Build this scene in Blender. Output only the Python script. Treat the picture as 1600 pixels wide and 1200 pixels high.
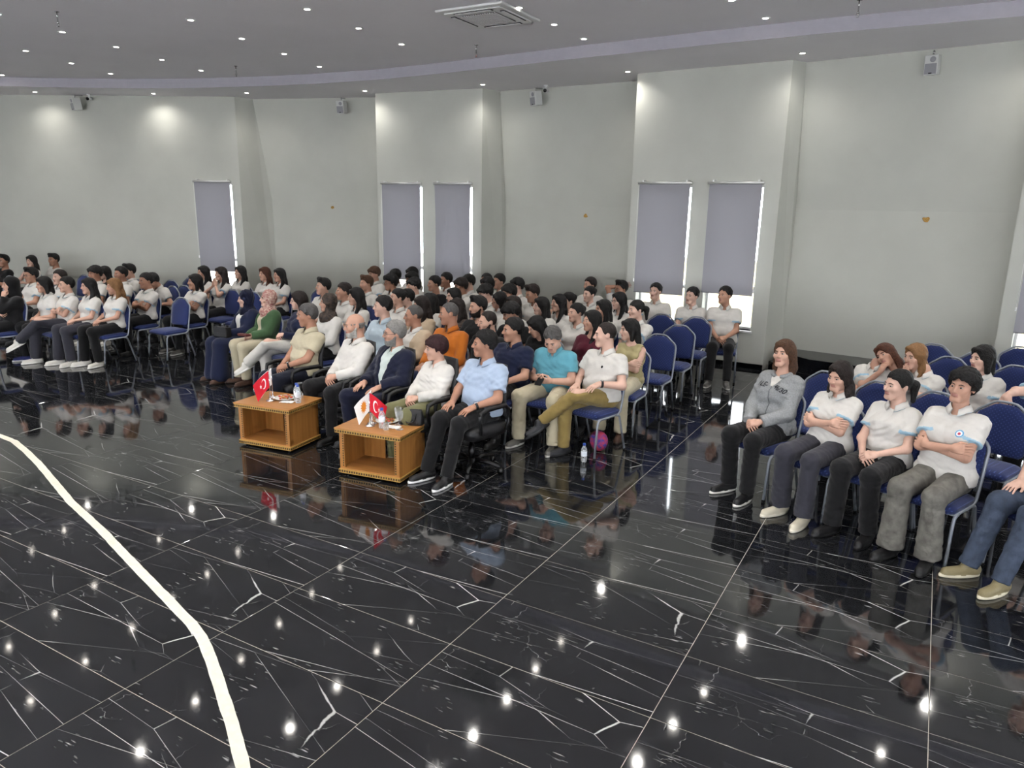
import bpy, math, random
import numpy as np
from mathutils import Matrix, Vector
for _o in list(bpy.data.objects): bpy.data.objects.remove(_o)
random.seed(11); np.random.seed(11)
sc = bpy.context.scene
COL = sc.collection
R = math.radians

# ------------------------------------------------------------------ camera
CAM_H = 2.44
cam_d = bpy.data.cameras.new('camera'); cam = bpy.data.objects.new('camera', cam_d); COL.objects.link(cam)
F_PX, PITCH, ROLL, YAW = 1137.3, R(13.5667), R(1.0564), R(29.6813)
cam_d.sensor_fit = 'HORIZONTAL'; cam_d.sensor_width = 36.0; cam_d.lens = F_PX / 1600 * 36.0
cam_d.clip_start = .05; cam_d.clip_end = 200
_fw = Vector((-math.sin(YAW) * math.cos(PITCH), math.cos(YAW) * math.cos(PITCH), -math.sin(PITCH)))
_r0 = Vector((math.cos(YAW), math.sin(YAW), 0)); _u0 = _r0.cross(_fw)
_r = math.cos(ROLL) * _r0 + math.sin(ROLL) * _u0; _u = -math.sin(ROLL) * _r0 + math.cos(ROLL) * _u0
cam.matrix_world = Matrix((( _r.x, _u.x, -_fw.x, 0), (_r.y, _u.y, -_fw.y, 0), (_r.z, _u.z, -_fw.z, CAM_H), (0, 0, 0, 1)))
sc.camera = cam

# ------------------------------------------------------------------ world, exposure
w = bpy.data.worlds.new('daylight'); sc.world = w; w.use_nodes = True
w.node_tree.nodes['Background'].inputs['Color'].default_value = (.93, .95, 1.0, 1)
w.node_tree.nodes['Background'].inputs['Strength'].default_value = 13.0
sc.view_settings.view_transform = 'Standard'
try: sc.view_settings.look = 'None'
except Exception: pass
sc.view_settings.exposure = 0.0; sc.view_settings.gamma = 1.0; sc.view_settings.use_curve_mapping = False
sc.cycles.use_denoising = True
sc.cycles.max_bounces = 5; sc.cycles.diffuse_bounces = 2; sc.cycles.glossy_bounces = 3; sc.cycles.transmission_bounces = 4; sc.cycles.transparent_max_bounces = 6
sc.cycles.use_adaptive_sampling = True; sc.cycles.adaptive_threshold = .12; sc.cycles.adaptive_min_samples = 8
sc.cycles.caustics_reflective = False; sc.cycles.caustics_refractive = False
sc.cycles.sample_clamp_indirect = 6.0
DOWNLIGHT_W, SOFFIT_W, LAMP_GLOW = 44.0, 40.0, 36.0

# ------------------------------------------------------------------ materials
def srgb(h):
    if isinstance(h, str):
        h = h.lstrip('#'); c = [int(h[i:i+2], 16) / 255 for i in (0, 2, 4)]
    else: c = h
    return tuple(x / 12.92 if x <= .04045 else ((x + .055) / 1.055) ** 2.4 for x in c)
MATS = {}
def mat(name, col=None, rough=.6, metal=0., noise=0., nscale=12., bump=0., bscale=60., spec=.5, emit=None, estr=0., trans=0., ior=1.45, alpha=1., sheen=0., col2=None):
    if name in MATS: return MATS[name]
    m = bpy.data.materials.new(name); m.use_nodes = True; MATS[name] = m
    nt = m.node_tree; b = nt.nodes['Principled BSDF']; c = (*srgb(col), 1) if col is not None else (.5, .5, .5, 1)
    b.inputs['Base Color'].default_value = c; b.inputs['Roughness'].default_value = rough; b.inputs['Metallic'].default_value = metal
    b.inputs['Specular IOR Level'].default_value = spec; b.inputs['IOR'].default_value = ior
    if trans: b.inputs['Transmission Weight'].default_value = trans
    if sheen: b.inputs['Sheen Weight'].default_value = sheen; b.inputs['Sheen Roughness'].default_value = .5
    if alpha < 1: b.inputs['Alpha'].default_value = alpha
    if emit is not None:
        b.inputs['Emission Color'].default_value = (*srgb(emit), 1); b.inputs['Emission Strength'].default_value = estr
    if noise or bump or col2 is not None:
        tc = nt.nodes.new('ShaderNodeTexCoord')
        if noise or col2 is not None:
            n = nt.nodes.new('ShaderNodeTexNoise'); n.inputs['Scale'].default_value = nscale; n.inputs['Detail'].default_value = 4
            nt.links.new(tc.outputs['Object'], n.inputs['Vector'])
            rp = nt.nodes.new('ShaderNodeValToRGB'); rp.color_ramp.elements[0].position = .35; rp.color_ramp.elements[1].position = .65
            c2 = (*srgb(col2), 1) if col2 is not None else tuple(min(1, x * (1 + noise)) for x in c[:3]) + (1,)
            rp.color_ramp.elements[0].color = c if col2 is not None else tuple(x * (1 - noise) for x in c[:3]) + (1,)
            rp.color_ramp.elements[1].color = c2
            nt.links.new(n.outputs['Fac'], rp.inputs['Fac']); nt.links.new(rp.outputs['Color'], b.inputs['Base Color'])
        if bump:
            n2 = nt.nodes.new('ShaderNodeTexNoise'); n2.inputs['Scale'].default_value = bscale; n2.inputs['Detail'].default_value = 3
            nt.links.new(tc.outputs['Object'], n2.inputs['Vector'])
            bp = nt.nodes.new('ShaderNodeBump'); bp.inputs['Strength'].default_value = bump; bp.inputs['Distance'].default_value = .01
            nt.links.new(n2.outputs['Fac'], bp.inputs['Height']); nt.links.new(bp.outputs['Normal'], b.inputs['Normal'])
    return m

def cloth(name, col, rough=.85, noise=.06, bump=.25, sheen=.15): return mat(name, col, rough, noise=noise, nscale=7, bump=bump, bscale=45, spec=.2, sheen=sheen)

# ------------------------------------------------------------------ mesh helpers
class MB:
    def __init__(s): s.v = []; s.f = []; s.m = []
    def add(s, V, F, m=0):
        o = len(s.v); s.v += [tuple(map(float, p)) for p in V]; s.f += [tuple(i + o for i in f) for f in F]; s.m += [m] * len(F); return s
    def box(s, lo, hi, m=0, M=None):
        x0, y0, z0 = lo; x1, y1, z1 = hi
        V = [(x0,y0,z0),(x1,y0,z0),(x1,y1,z0),(x0,y1,z0),(x0,y0,z1),(x1,y0,z1),(x1,y1,z1),(x0,y1,z1)]
        if M is not None: V = [tuple(M @ Vector(p)) for p in V]
        return s.add(V, [(0,3,2,1),(4,5,6,7),(0,1,5,4),(1,2,6,5),(2,3,7,6),(3,0,4,7)], m)
    def prism(s, poly, z0, z1, m=0):
        n = len(poly); V = [(x, y, z0) for x, y in poly] + [(x, y, z1) for x, y in poly]
        F = [tuple(range(n))[::-1], tuple(range(n, 2*n))] + [(i, (i+1) % n, n + (i+1) % n, n + i) for i in range(n)]
        return s.add(V, F, m)
    def tube(s, pts, r, n=8, m=0, cap=True, closed=False):
        P = [Vector(p) for p in pts]; N = len(P); rs = r if isinstance(r, (list, tuple)) else [r] * N
        V = []; up = None
        for i, p in enumerate(P):
            if closed: t = (P[(i+1) % N] - P[i-1])
            else: t = (P[min(i+1, N-1)] - P[max(i-1, 0)])
            t.normalize()
            if up is None:
                up = Vector((0, 0, 1)) if abs(t.z) < .9 else Vector((1, 0, 0))
            a = t.cross(up)
            if a.length < 1e-5: up = Vector((1, 0, 0)) if abs(t.x) < .9 else Vector((0, 1, 0)); a = t.cross(up)
            a.normalize(); b = a.cross(t); up = b
            for k in range(n):
                q = 2 * math.pi * (k + .5) / n; V.append(p + (a * math.cos(q) + b * math.sin(q)) * rs[i])
        F = []
        L = N if closed else N - 1
        for i in range(L):
            for k in range(n):
                j = (i + 1) % N; F.append((i*n + k, i*n + (k+1) % n, j*n + (k+1) % n, j*n + k))
        if cap and not closed: F += [tuple(range(n))[::-1], tuple(range((N-1)*n, N*n))]
        return s.add(V, F, m)
    def lathe(s, prof, n=20, m=0, c=(0, 0, 0)):
        V = []; F = []
        for r_, z in prof:
            for k in range(n):
                a = 2*math.pi*k/n; V.append((c[0] + r_*math.cos(a), c[1] + r_*math.sin(a), c[2] + z))
        for i in range(len(prof) - 1):
            for k in range(n): F.append((i*n+k, i*n+(k+1) % n, (i+1)*n+(k+1) % n, (i+1)*n+k))
        F += [tuple(range(n))[::-1], tuple(range((len(prof)-1)*n, len(prof)*n))]
        return s.add(V, F, m)
    def sphere(s, c, r, nu=12, nv=8, m=0):
        rr = r if isinstance(r, (tuple, list)) else (r, r, r); V = [(c[0], c[1], c[2] - rr[2])]; F = []
        for j in range(1, nv):
            t = math.pi * j / nv - math.pi/2
            for k in range(nu):
                a = 2*math.pi*k/nu; V.append((c[0]+rr[0]*math.cos(t)*math.cos(a), c[1]+rr[1]*math.cos(t)*math.sin(a), c[2]+rr[2]*math.sin(t)))
        V.append((c[0], c[1], c[2] + rr[2]))
        for k in range(nu):
            F.append((0, 1+(k+1) % nu, 1+k)); F.append((len(V)-1, 1+(nv-2)*nu+k, 1+(nv-2)*nu+(k+1) % nu))
        for j in range(nv-2):
            for k in range(nu): F.append((1+j*nu+k, 1+j*nu+(k+1) % nu, 1+(j+1)*nu+(k+1) % nu, 1+(j+1)*nu+k))
        return s.add(V, F, m)
    def mesh(s, name, mats=(), smooth=False):
        me = bpy.data.meshes.new(name); me.from_pydata(s.v, [], s.f)
        for m in mats: me.materials.append(m)
        if len(mats) > 1: me.polygons.foreach_set('material_index', s.m)
        if smooth: me.polygons.foreach_set('use_smooth', [True] * len(me.polygons))
        me.update(); return me
    def build(s, name, mats, parent=None, smooth=False, M=None):
        if not isinstance(mats, (list, tuple)): mats = [mats]
        return link(name, s.mesh(name, mats, smooth), parent, M)
def link(name, me, parent=None, M=None):
    o = bpy.data.objects.new(name, me); COL.objects.link(o)
    if parent is not None: o.parent = parent
    if M is not None: o.matrix_basis = M
    return o
def bevel(o, wd=.005, seg=2):
    b = o.modifiers.new('bevel', 'BEVEL'); b.width = wd; b.segments = seg; b.limit_method = 'ANGLE'; return o
def tag(o, label, cat, group=None):
    o['label'] = label; o['category'] = cat
    if group: o['group'] = group
    return o
def struct(o): o['kind'] = 'structure'; return o
def empty(name, loc=(0, 0, 0), rz=0.):
    o = bpy.data.objects.new(name, None); COL.objects.link(o); o.location = loc; o.rotation_euler = (0, 0, rz); o.empty_display_size = .1; return o
def copy_tree(src, loc, rz):
    r = src.copy(); COL.objects.link(r); r.location = loc; r.rotation_euler = (0, 0, rz)
    for ch in list(src.children):
        c = ch.copy(); COL.objects.link(c); c.parent = r
        for g in list(ch.children):
            d = g.copy(); COL.objects.link(d); d.parent = c
    return r
# ------------------------------------------------------------------ setting: floor
M_wall = mat('wall_paint', '#c1c2b9', .75, noise=.03, nscale=1.6, bump=.05, bscale=30, spec=.3)
M_ceil = mat('ceiling_paint', '#efecee', .85, noise=.02, nscale=.8, spec=.2)
M_white = mat('white_plastic', '#e4e4e2', .4)
M_grout = mat('grout', '#b5b0a6', .8, noise=.1)
M_blackstone = mat('black_plinth_stone', '#0d0e11', .08, noise=.4, nscale=5)

def marble():
    m = bpy.data.materials.new('black_marble_tile'); m.use_nodes = True; nt = m.node_tree; N = nt.nodes; L = nt.links
    b = N['Principled BSDF']; b.inputs['Roughness'].default_value = .055; b.inputs['IOR'].default_value = 1.8
    tc = N.new('ShaderNodeTexCoord'); oi = N.new('ShaderNodeObjectInfo')
    def math_(op, a, b_=None, clamp=False):
        n = N.new('ShaderNodeMath'); n.operation = op; n.use_clamp = clamp
        for i, x in enumerate((a, b_)):
            if x is None: continue
            if isinstance(x, (int, float)): n.inputs[i].default_value = x
            else: L.new(x, n.inputs[i])
        return n.outputs[0]
    q = math_('MULTIPLY', math_('FLOOR', math_('MULTIPLY', oi.outputs['Random'], 4.0)), 7.31)
    off = N.new('ShaderNodeCombineXYZ'); L.new(q, off.inputs[0]); L.new(math_('MULTIPLY', q, 1.7), off.inputs[1])
    add = N.new('ShaderNodeVectorMath'); add.operation = 'ADD'; L.new(tc.outputs['Object'], add.inputs[0]); L.new(off.outputs[0], add.inputs[1])
    def mapped(rot, scale):
        mp = N.new('ShaderNodeMapping'); mp.inputs['Rotation'].default_value = (0, 0, rot); mp.inputs['Scale'].default_value = scale
        L.new(add.outputs[0], mp.inputs['Vector']); return mp.outputs[0]
    def noise(vec, scale, detail=3, rough=.55):
        n = N.new('ShaderNodeTexNoise'); n.noise_dimensions = '2D'; n.inputs['Scale'].default_value = scale; n.inputs['Detail'].default_value = detail; n.inputs['Roughness'].default_value = rough
        L.new(vec, n.inputs['Vector']); return n
    def warped(vec, scale, amt):
        n = noise(vec, scale, 4, .6)
        s1 = N.new('ShaderNodeVectorMath'); s1.operation = 'SUBTRACT'; L.new(n.outputs['Color'], s1.inputs[0]); s1.inputs[1].default_value = (.5, .5, .5)
        s2 = N.new('ShaderNodeVectorMath'); s2.operation = 'SCALE'; L.new(s1.outputs[0], s2.inputs[0]); s2.inputs['Scale'].default_value = amt
        s3 = N.new('ShaderNodeVectorMath'); s3.operation = 'ADD'; L.new(vec, s3.inputs[0]); L.new(s2.outputs[0], s3.inputs[1]); return s3.outputs[0]
    def edge(vec, scale):
        v = N.new('ShaderNodeTexVoronoi'); v.voronoi_dimensions = '2D'; v.feature = 'DISTANCE_TO_EDGE'; v.inputs['Scale'].default_value = scale
        L.new(vec, v.inputs['Vector']); return v.outputs['Distance']
    def line(vec, scale, wid, mask_scale, lo, hi, amt, wscale=6):
        d = edge(warped(vec, wscale, amt), scale)
        nm = noise(vec, mask_scale, 2).outputs['Fac']
        mr = N.new('ShaderNodeMapRange'); mr.inputs['From Min'].default_value = lo; mr.inputs['From Max'].default_value = hi; mr.inputs['To Min'].default_value = 0; mr.inputs['To Max'].default_value = wid
        L.new(nm, mr.inputs['Value'])
        t = math_('DIVIDE', math_('SUBTRACT', mr.outputs[0], d), wid * .55, True)
        return t
    v1 = line(mapped(.22, (.38, 1.5, 1)), 1.3, .0055, 1.0, .34, .66, .008, 2.5)
    v2 = line(mapped(-.6, (.35, 1.5, 1)), 1.5, .0055, 1.2, .42, .70, .008, 2.5)
    v3 = line(mapped(1.25, (.4, 2.2, 1)), 1.4, .007, 1.6, .48, .72, .02, 4)
    v4 = line(mapped(.6, (1, 1, 1)), 5.0, .012, 2.6, .60, .80, .10, 10)
    # short slanting dashes in clusters
    mv = mapped(.95, (9, 62, 1)); dn = noise(mv, 1.0, 1).outputs['Fac']; dm = noise(mapped(0, (1, 1, 1)), 3.4, 1).outputs['Fac']
    dash = math_('MULTIPLY', math_('MULTIPLY', math_('SUBTRACT', dn, .68), 9.0, True), math_('MULTIPLY', math_('SUBTRACT', dm, .60), 9.0, True))
    tot = v1
    for x, k in ((v2, .85), (v3, .8), (v4, .45), (dash, .6)): tot = math_('MAXIMUM', tot, math_('MULTIPLY', x, k))
    cl = noise(mapped(0, (1, 1, 1)), 2.3, 3).outputs['Fac']
    mx0 = N.new('ShaderNodeMix'); mx0.data_type = 'RGBA'; mx0.inputs['A'].default_value = (.0055, .006, .0075, 1); mx0.inputs['B'].default_value = (.017, .018, .021, 1); L.new(cl, mx0.inputs['Factor'])
    mx = N.new('ShaderNodeMix'); mx.data_type = 'RGBA'; L.new(tot, mx.inputs['Factor']); L.new(mx0.outputs['Result'], mx.inputs['A']); mx.inputs['B'].default_value = (.56, .56, .55, 1)
    L.new(mx.outputs['Result'], b.inputs['Base Color'])
    rn = noise(mapped(0, (1, 1, 1)), 9, 4).outputs['Fac']
    L.new(math_('ADD', math_('MULTIPLY', rn, .05), .03), b.inputs['Roughness'])
    return m
M_tile = marble()
fl = MB(); fl.add([(-24, -6, -.0022), (9, -6, -.0022), (9, 14, -.0022), (-24, 14, -.0022)], [(0, 1, 2, 3)]); floor = struct(fl.build('floor', M_grout))
TX0, TY0, TW, TH = .275, 3.667, 1.2, .6
def tile_mesh(w_, h_):
    b = MB(); g = .0021; x, y, c = w_/2 - g, h_/2 - g, .0012
    V = [(-x, -y, -.002), (x, -y, -.002), (x, y, -.002), (-x, y, -.002), (-x, -y, -.001), (x, -y, -.001), (x, y, -.001), (-x, y, -.001), (-x+c, -y+c, 0), (x-c, -y+c, 0), (x-c, y-c, 0), (-x+c, y-c, 0)]
    F = [(0,1,5,4),(1,2,6,5),(2,3,7,6),(3,0,4,7),(4,5,9,8),(5,6,10,9),(6,7,11,10),(7,4,8,11),(8,9,10,11)]
    return b.add(V, F)
tm = tile_mesh(TW, TH).mesh('tile', [M_tile])
cells = []
for i in range(-17, 7):
    for j in range(-16, 16):
        cx, cy = TX0 + (i + .5) * TW, TY0 + (j + .5) * TH
        if cx < -21 or cy > 12.9: continue
        d = Vector((cx, cy, -CAM_H)); k = d.dot(_fw)
        vis = False
        for ex in (-.6, 0, .6):
            for ey in (-.3, .3):
                dd = Vector((cx + ex, cy + ey, -CAM_H)); kk = dd.dot(_fw)
                if kk > .3 and abs(dd.dot(_r) / kk * F_PX) < 810 and abs(dd.dot(_u) / kk * F_PX) < 610: vis = True
        cells.append((not vis, k if k > 0 else 99, cx, cy))
cells.sort()
rest = MB(); tv = tile_mesh(TW, TH)
for n_, (nv_, _k, cx, cy) in enumerate(cells):
    if n_ < 300 and not nv_:
        o = link('tile', tm, floor); o.location = (cx, cy, 0)
    else: rest.add([(x + cx, y + cy, z) for x, y, z in tv.v], tv.f)
o = rest.build('tile_field', M_tile, floor); o['kind'] = 'stuff'

# white tape line on the floor
tp = [(-9.6, 3.74), (-8.34, 3.70), (-8.02, 3.68), (-7.6, 3.58), (-7.12, 3.45), (-5.96, 3.09), (-5.21, 2.90), (-4.37, 2.66), (-3.94, 2.54), (-3.55, 2.43), (-3.38, 2.37), (-3.16, 2.26), (-2.91, 2.12), (-2.64, 1.97), (-2.36, 1.80), (-2.0, 1.55)]
b = MB(); V = []; fine = []
for (x0, y0), (x1, y1) in zip(tp, tp[1:]):
    n_ = max(2, int(math.hypot(x1-x0, y1-y0) / .06))
    fine += [(x0 + (x1-x0)*k/n_, y0 + (y1-y0)*k/n_) for k in range(n_)]
for i, (x, y) in enumerate(fine):
    a, c = fine[max(i-1, 0)], fine[min(i+1, len(fine)-1)]; tx, ty = c[0]-a[0], c[1]-a[1]; l_ = math.hypot(tx, ty); nx, ny = -ty/l_, tx/l_
    w1, w2 = .031 + random.uniform(-.002, .002), .031 + random.uniform(-.002, .002)
    V += [(x+nx*w1, y+ny*w1, .0006), (x+nx*w1, y+ny*w1, .0026), (x-nx*w2, y-ny*w2, .0026), (x-nx*w2, y-ny*w2, .0006)]
F = []
for i in range(len(fine)-1):
    a = 4*i; c = a+4
    F += [(a, c, c+1, a+1), (a+1, c+1, c+2, a+2), (a+2, c+2, c+3, a+3)]
b.add(V, F); tag(b.build('floor_tape', mat('tape', '#ddd8c8', .7, noise=.06, nscale=30)), 'long white tape line bending across the black marble floor', 'tape')

# ------------------------------------------------------------------ setting: walls
CZ = 4.61; MZ = 4.78
Wp = {1: ((-22.0, 6.91), (-13.18, 11.15)), 2: ((-10.08, 11.98), (-7.75, 12.28)), 3: ((-4.6, 12.02), (-2.17, 11.88)), 4: ((.84, 11.56), (3.27, 11.15))}
WIN = {1: [], 2: [(.165, 1.045), (1.37, 2.155)], 3: [(.185, 1.055), (1.37, 2.19)], 4: [(.185, 1.055), (1.37, 2.19)]}
Rc = {1: ((-13.0, 11.85), (-10.3, 12.65), (-13.11, 11.57), (-10.38, 12.42)), 2: ((-7.6, 12.95), (-4.8, 12.9), (-7.62, 12.7), (-4.78, 12.68)), 3: ((-2.0, 12.4), (.95, 11.97), (-2.03, 12.15), (.93, 11.72))}
L1 = math.hypot(8.82, 4.24); WIN[1] = [(L1 - .98, L1 - .19)]
ZB, ZT = .60, 2.86
def frameM(A, B):
    t = Vector((B[0]-A[0], B[1]-A[1], 0)).normalized(); n = Vector((-t.y, t.x, 0))
    return Matrix(((t.x, n.x, 0, A[0]), (t.y, n.y, 0, A[1]), (0, 0, 1, 0), (0, 0, 0, 1)))
wall = MB()
def wq(M, pts): wall.add([tuple(M @ Vector(p)) for p in pts], [tuple(range(len(pts)))])
for k, (A, B) in Wp.items():
    M = frameM(A, B); Lw = math.hypot(B[0]-A[0], B[1]-A[1]); us = 0.
    for (u0, u1) in WIN[k]:
        wq(M, [(us, 0, 0), (u0, 0, 0), (u0, 0, CZ), (us, 0, CZ)])
        wq(M, [(u0, 0, 0), (u1, 0, 0), (u1, 0, ZB), (u0, 0, ZB)]); wq(M, [(u0, 0, ZT), (u1, 0, ZT), (u1, 0, CZ), (u0, 0, CZ)])
        for P in ([(u0, 0, ZB), (u0, .28, ZB), (u0, .28, ZT), (u0, 0, ZT)], [(u1, 0, ZT), (u1, .28, ZT), (u1, .28, ZB), (u1, 0, ZB)], [(u0, 0, ZB), (u1, 0, ZB), (u1, .28, ZB), (u0, .28, ZB)], [(u0, .28, ZT), (u1, .28, ZT), (u1, 0, ZT), (u0, 0, ZT)]): wq(M, P)
        us = u1
    wq(M, [(us, 0, 0), (Lw, 0, 0), (Lw, 0, CZ), (us, 0, CZ)])
I4 = Matrix.Identity(4)
for k, (a, b_, at_, bt_) in Rc.items():
    zc = 2.5
    wq(I4, [(*a, 0), (*b_, 0), (*b_, zc), (*a, zc)]); wq(I4, [(*a, zc), (*b_, zc), (*bt_, CZ), (*at_, CZ)])
    e, s_ = Wp[k][1], Wp[k+1][0]
    wq(I4, [(*e, 0), (*a, 0), (*a, zc), (*at_, CZ), (*e, CZ)]); wq(I4, [(*b_, 0), (*s_, 0), (*s_, CZ), (*bt_, CZ), (*b_, zc)])
wall_rear = struct(wall.build('wall_rear', M_wall))
for nm, P in (('wall_left', [(-22, 6.91, 0), (-22, -5, 0), (-22, -5, MZ), (-22, 6.91, MZ)]), 
              ('wall_corner', [(3.27, 11.15, 0), (8, 10.4, 0), (8, 10.4, CZ), (3.27, 11.15, CZ)])):
    struct(MB().add(P, [(0, 1, 2, 3)]).build(nm, M_wall))
# front wall behind the photographer: unseen openings added to let in daylight fill
b = MB(); fx = [-22.0]; fill_openings = [(-18 + 2.9*k, -18 + 2.9*k + 1.9) for k in range(9)]
for x0, x1 in fill_openings:
    b.add([(fx[-1], -5, 0), (x0, -5, 0), (x0, -5, MZ), (fx[-1], -5, MZ)], [(0, 1, 2, 3)]); b.add([(x0, -5, 0), (x1, -5, 0), (x1, -5, 1.0), (x0, -5, 1.0)], [(0, 1, 2, 3)]); b.add([(x0, -5, 3.0), (x1, -5, 3.0), (x1, -5, MZ), (x0, -5, MZ)], [(0, 1, 2, 3)]); fx.append(x1)
b.add([(fx[-1], -5, 0), (8, -5, 0), (8, -5, MZ), (fx[-1], -5, MZ)], [(0, 1, 2, 3)])
struct(b.build('wall_front', M_wall))
b = MB(); fy_ = -5.0  # right wall, out of view: openings added to brighten the room with soft daylight
for k in range(4):
    y0, y1 = -4 + 3.4*k, -4 + 3.4*k + 1.6
    b.add([(8, fy_, 0), (8, y0, 0), (8, y0, MZ), (8, fy_, MZ)], [(0, 1, 2, 3)]); b.add([(8, y0, 0), (8, y1, 0), (8, y1, 1.0), (8, y0, 1.0)], [(0, 1, 2, 3)]); b.add([(8, y0, 2.8), (8, y1, 2.8), (8, y1, MZ), (8, y0, MZ)], [(0, 1, 2, 3)]); fy_ = y1
b.add([(8, fy_, 0), (8, 13, 0), (8, 13, MZ), (8, fy_, MZ)], [(0, 1, 2, 3)])
struct(b.build('wall_right', M_wall))
# skirting
sk = MB()
def skirt(A, B, y0=-.012):
    M = frameM(A, B); sk.box((0, y0, 0), (math.hypot(B[0]-A[0], B[1]-A[1]), 0, .075), M=M)
for k in Wp: skirt(*Wp[k])
for k in Rc: skirt(Rc[k][0], Rc[k][1])
struct(sk.build('baseboard_rear', M_blackstone))
# patched spots and scuffs left on the recessed walls
M_patch = mat('old_plaster_patch', '#b08a4a', .9, noise=.25, nscale=60)
for k, u, z, s_ in ((1, 1.47, 2.39, .045), (2, 1.77, 2.33, .05), (3, 1.83, 2.39, .05)):
    M = frameM(Rc[k][0], Rc[k][1]); b = MB(); P = []
    for i in range(11):
        a_ = 2*math.pi*i/11; rr = s_ * random.uniform(.6, 1.1); P.append((u + rr*1.1*math.cos(a_), -.003, z + rr*.8*math.sin(a_)))
    b.add([tuple(M @ Vector(p)) for p in P], [tuple(range(11))]); b.build('plaster_patch', M_patch, wall_rear)

# ------------------------------------------------------------------ ceiling
fas = [(8, 10.7), (3.5, 10.55), (.5, 10.42), (-1.5, 10.36), (-3.1, 10.40), (-5.0, 10.50), (-7.5, 10.70), (-9.0, 10.74), (-10.3, 10.62), (-11.6, 10.38), (-13.05, 9.98), (-14.3, 9.50), (-15.4, 8.90), (-16.5, 8.26), (-18.0, 7.36), (-22.0, 4.9)]
b = MB(); n_ = len(fas)
b.add([(x, y, CZ) for x, y in fas] + [(x - (0 if x > -9 else .35*(abs(x)-9)), y + 4.2, CZ) for x, y in fas], [(i, i+1, n_+i+1, n_+i) for i in range(n_-1)])
struct(b.build('ceiling_soffit', M_ceil))
b = MB(); b.add([(x, y, MZ) for x, y in fas] + [(x, -5, MZ) for x, y in fas], [(i, n_+i, n_+i+1, i+1) for i in range(n_-1)]); struct(b.build('ceiling', M_ceil))
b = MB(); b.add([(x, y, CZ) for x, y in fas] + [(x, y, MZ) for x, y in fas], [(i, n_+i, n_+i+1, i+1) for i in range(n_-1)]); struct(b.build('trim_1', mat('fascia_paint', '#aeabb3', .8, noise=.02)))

# downlights
M_glow = mat('lamp_glow', '#ffffff', .5, emit='#fff6ea', estr=LAMP_GLOW); M_glow.cycles.emission_sampling = 'NONE'
ring = MB(); ring.lathe([(.045, .004), (.062, .004), (.064, -.002), (.060, -.006), (.046, -.004)], 20)
ring_me = ring.mesh('rim', [M_white], True); disc = MB(); disc.lathe([(.0455, .003), (.0455, -.003), (.02, -.0055), (.001, -.006)], 20); disc_me = disc.mesh('diffuser', [M_glow], True)
spot_d = {}
def downlight(x, y, z, soff, lab):
    t = empty('downlight', (x, y, z - .001)); link('rim', ring_me, t); link('diffuser', disc_me, t)
    tag(t, lab, 'ceiling light', 'soffit downlights' if soff else 'main ceiling downlights')
    key = 's' if soff else 'm'
    if key not in spot_d:
        l = bpy.data.lights.new('downlight_beam', 'SPOT'); l.energy = SOFFIT_W if soff else DOWNLIGHT_W; l.spot_size = R(150 if soff else 115); l.spot_blend = 1.0 if soff else .75; l.shadow_soft_size = .05; l.color = (1, .965, .91); spot_d[key] = l
    o = bpy.data.objects.new('downlight_beam', spot_d[key]); COL.objects.link(o); o.parent = t; o.location = (0, 0, -.02)
rows = [((-2.21, 10.03), (-2.39, 9.06)), ((-4.70, 10.11), (-4.71, 9.2)), ((-7.29, 9.29), (-7.2, 8.25)), ((-9.74, 10.11), (-9.47, 9.05)), ((-12.04, 9.48), (-11.78, 8.51)), ((-13.98, 8.98), (-13.6, 8.03)), ((-16.17, 8.16), (-15.75, 7.25)), ((.25, 10.0), (-.05, 9.03)), ((2.7, 9.9), (2.3, 8.95))]
ORD = ['first', 'second', 'third', 'fourth', 'fifth', 'sixth', 'seventh', 'eighth', 'ninth', 'tenth', 'eleventh']
rows.sort(key=lambda r_: r_[0][0])
for ri, (a, c) in enumerate(rows):
    dx, dy = c[0]-a[0], c[1]-a[1]
    for k in range(0, 11):
        x, y = a[0] + dx*k, a[1] + dy*k
        if y > -1.5 and abs(x) < 21: downlight(x, y, MZ, False, 'round recessed downlight, %s from the ceiling step in the %s row from the left' % (ORD[k], ORD[ri]))
for x, y, pl_ in ((-16.64, 8.99, 'left of the far-left camera'), (-14.42, 10.15, 'over the single far blind'), (-12.49, 10.88, 'at the far column'), (-10.05, 11.64, 'left of the two middle blinds'), (-7.52, 11.92, 'at the middle column'), (-4.69, 11.80, 'left of the two nearer blinds'), (-1.98, 11.46, 'at the right-hand column'), (.75, 11.2, 'over the right edge window'), (-18.9, 7.75, 'beyond the left edge')): downlight(x, y, CZ, True, 'round recessed soffit downlight ' + pl_)

# cassette air conditioner
ac = empty('air_conditioner', (-5.22, 8.40, MZ - .003)); tag(ac, 'square white ceiling cassette air conditioner with louvred centre grille', 'air conditioner')
b = MB(); b.box((-.48, -.48, -.03), (.48, .48, 0)); bevel(b.build('panel', M_white, ac), .012, 3)
b = MB(); b.box((-.40, -.40, -.045), (.40, .40, -.03)); bevel(b.build('fascia', M_white, ac), .01, 2)
M_dark = mat('vent_dark', '#1a1a1c', .7)
for a_ in range(4):
    Mx = Matrix.Rotation(a_*math.pi/2, 4, 'Z'); b = MB(); b.box((-.27, -.385, -.052), (.27, -.325, -.046), M=Mx); b.build('air_slot', M_dark, ac)
    b = MB(); b.box((-.255, -.375, -.058), (.255, -.335, -.0525), M=Mx); b.build('louvre', M_white, ac)
b = MB(); b.box((-.25, -.25, -.050), (.25, .25, -.046)); g = b.build('grille', M_dark, ac)
for k in range(15):
    b = MB(); x = -.235 + k*.0336; b.box((x-.008, -.25, -.058), (x+.008, .25, -.0505)); b.build('grille_slat', M_white, g)
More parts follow.
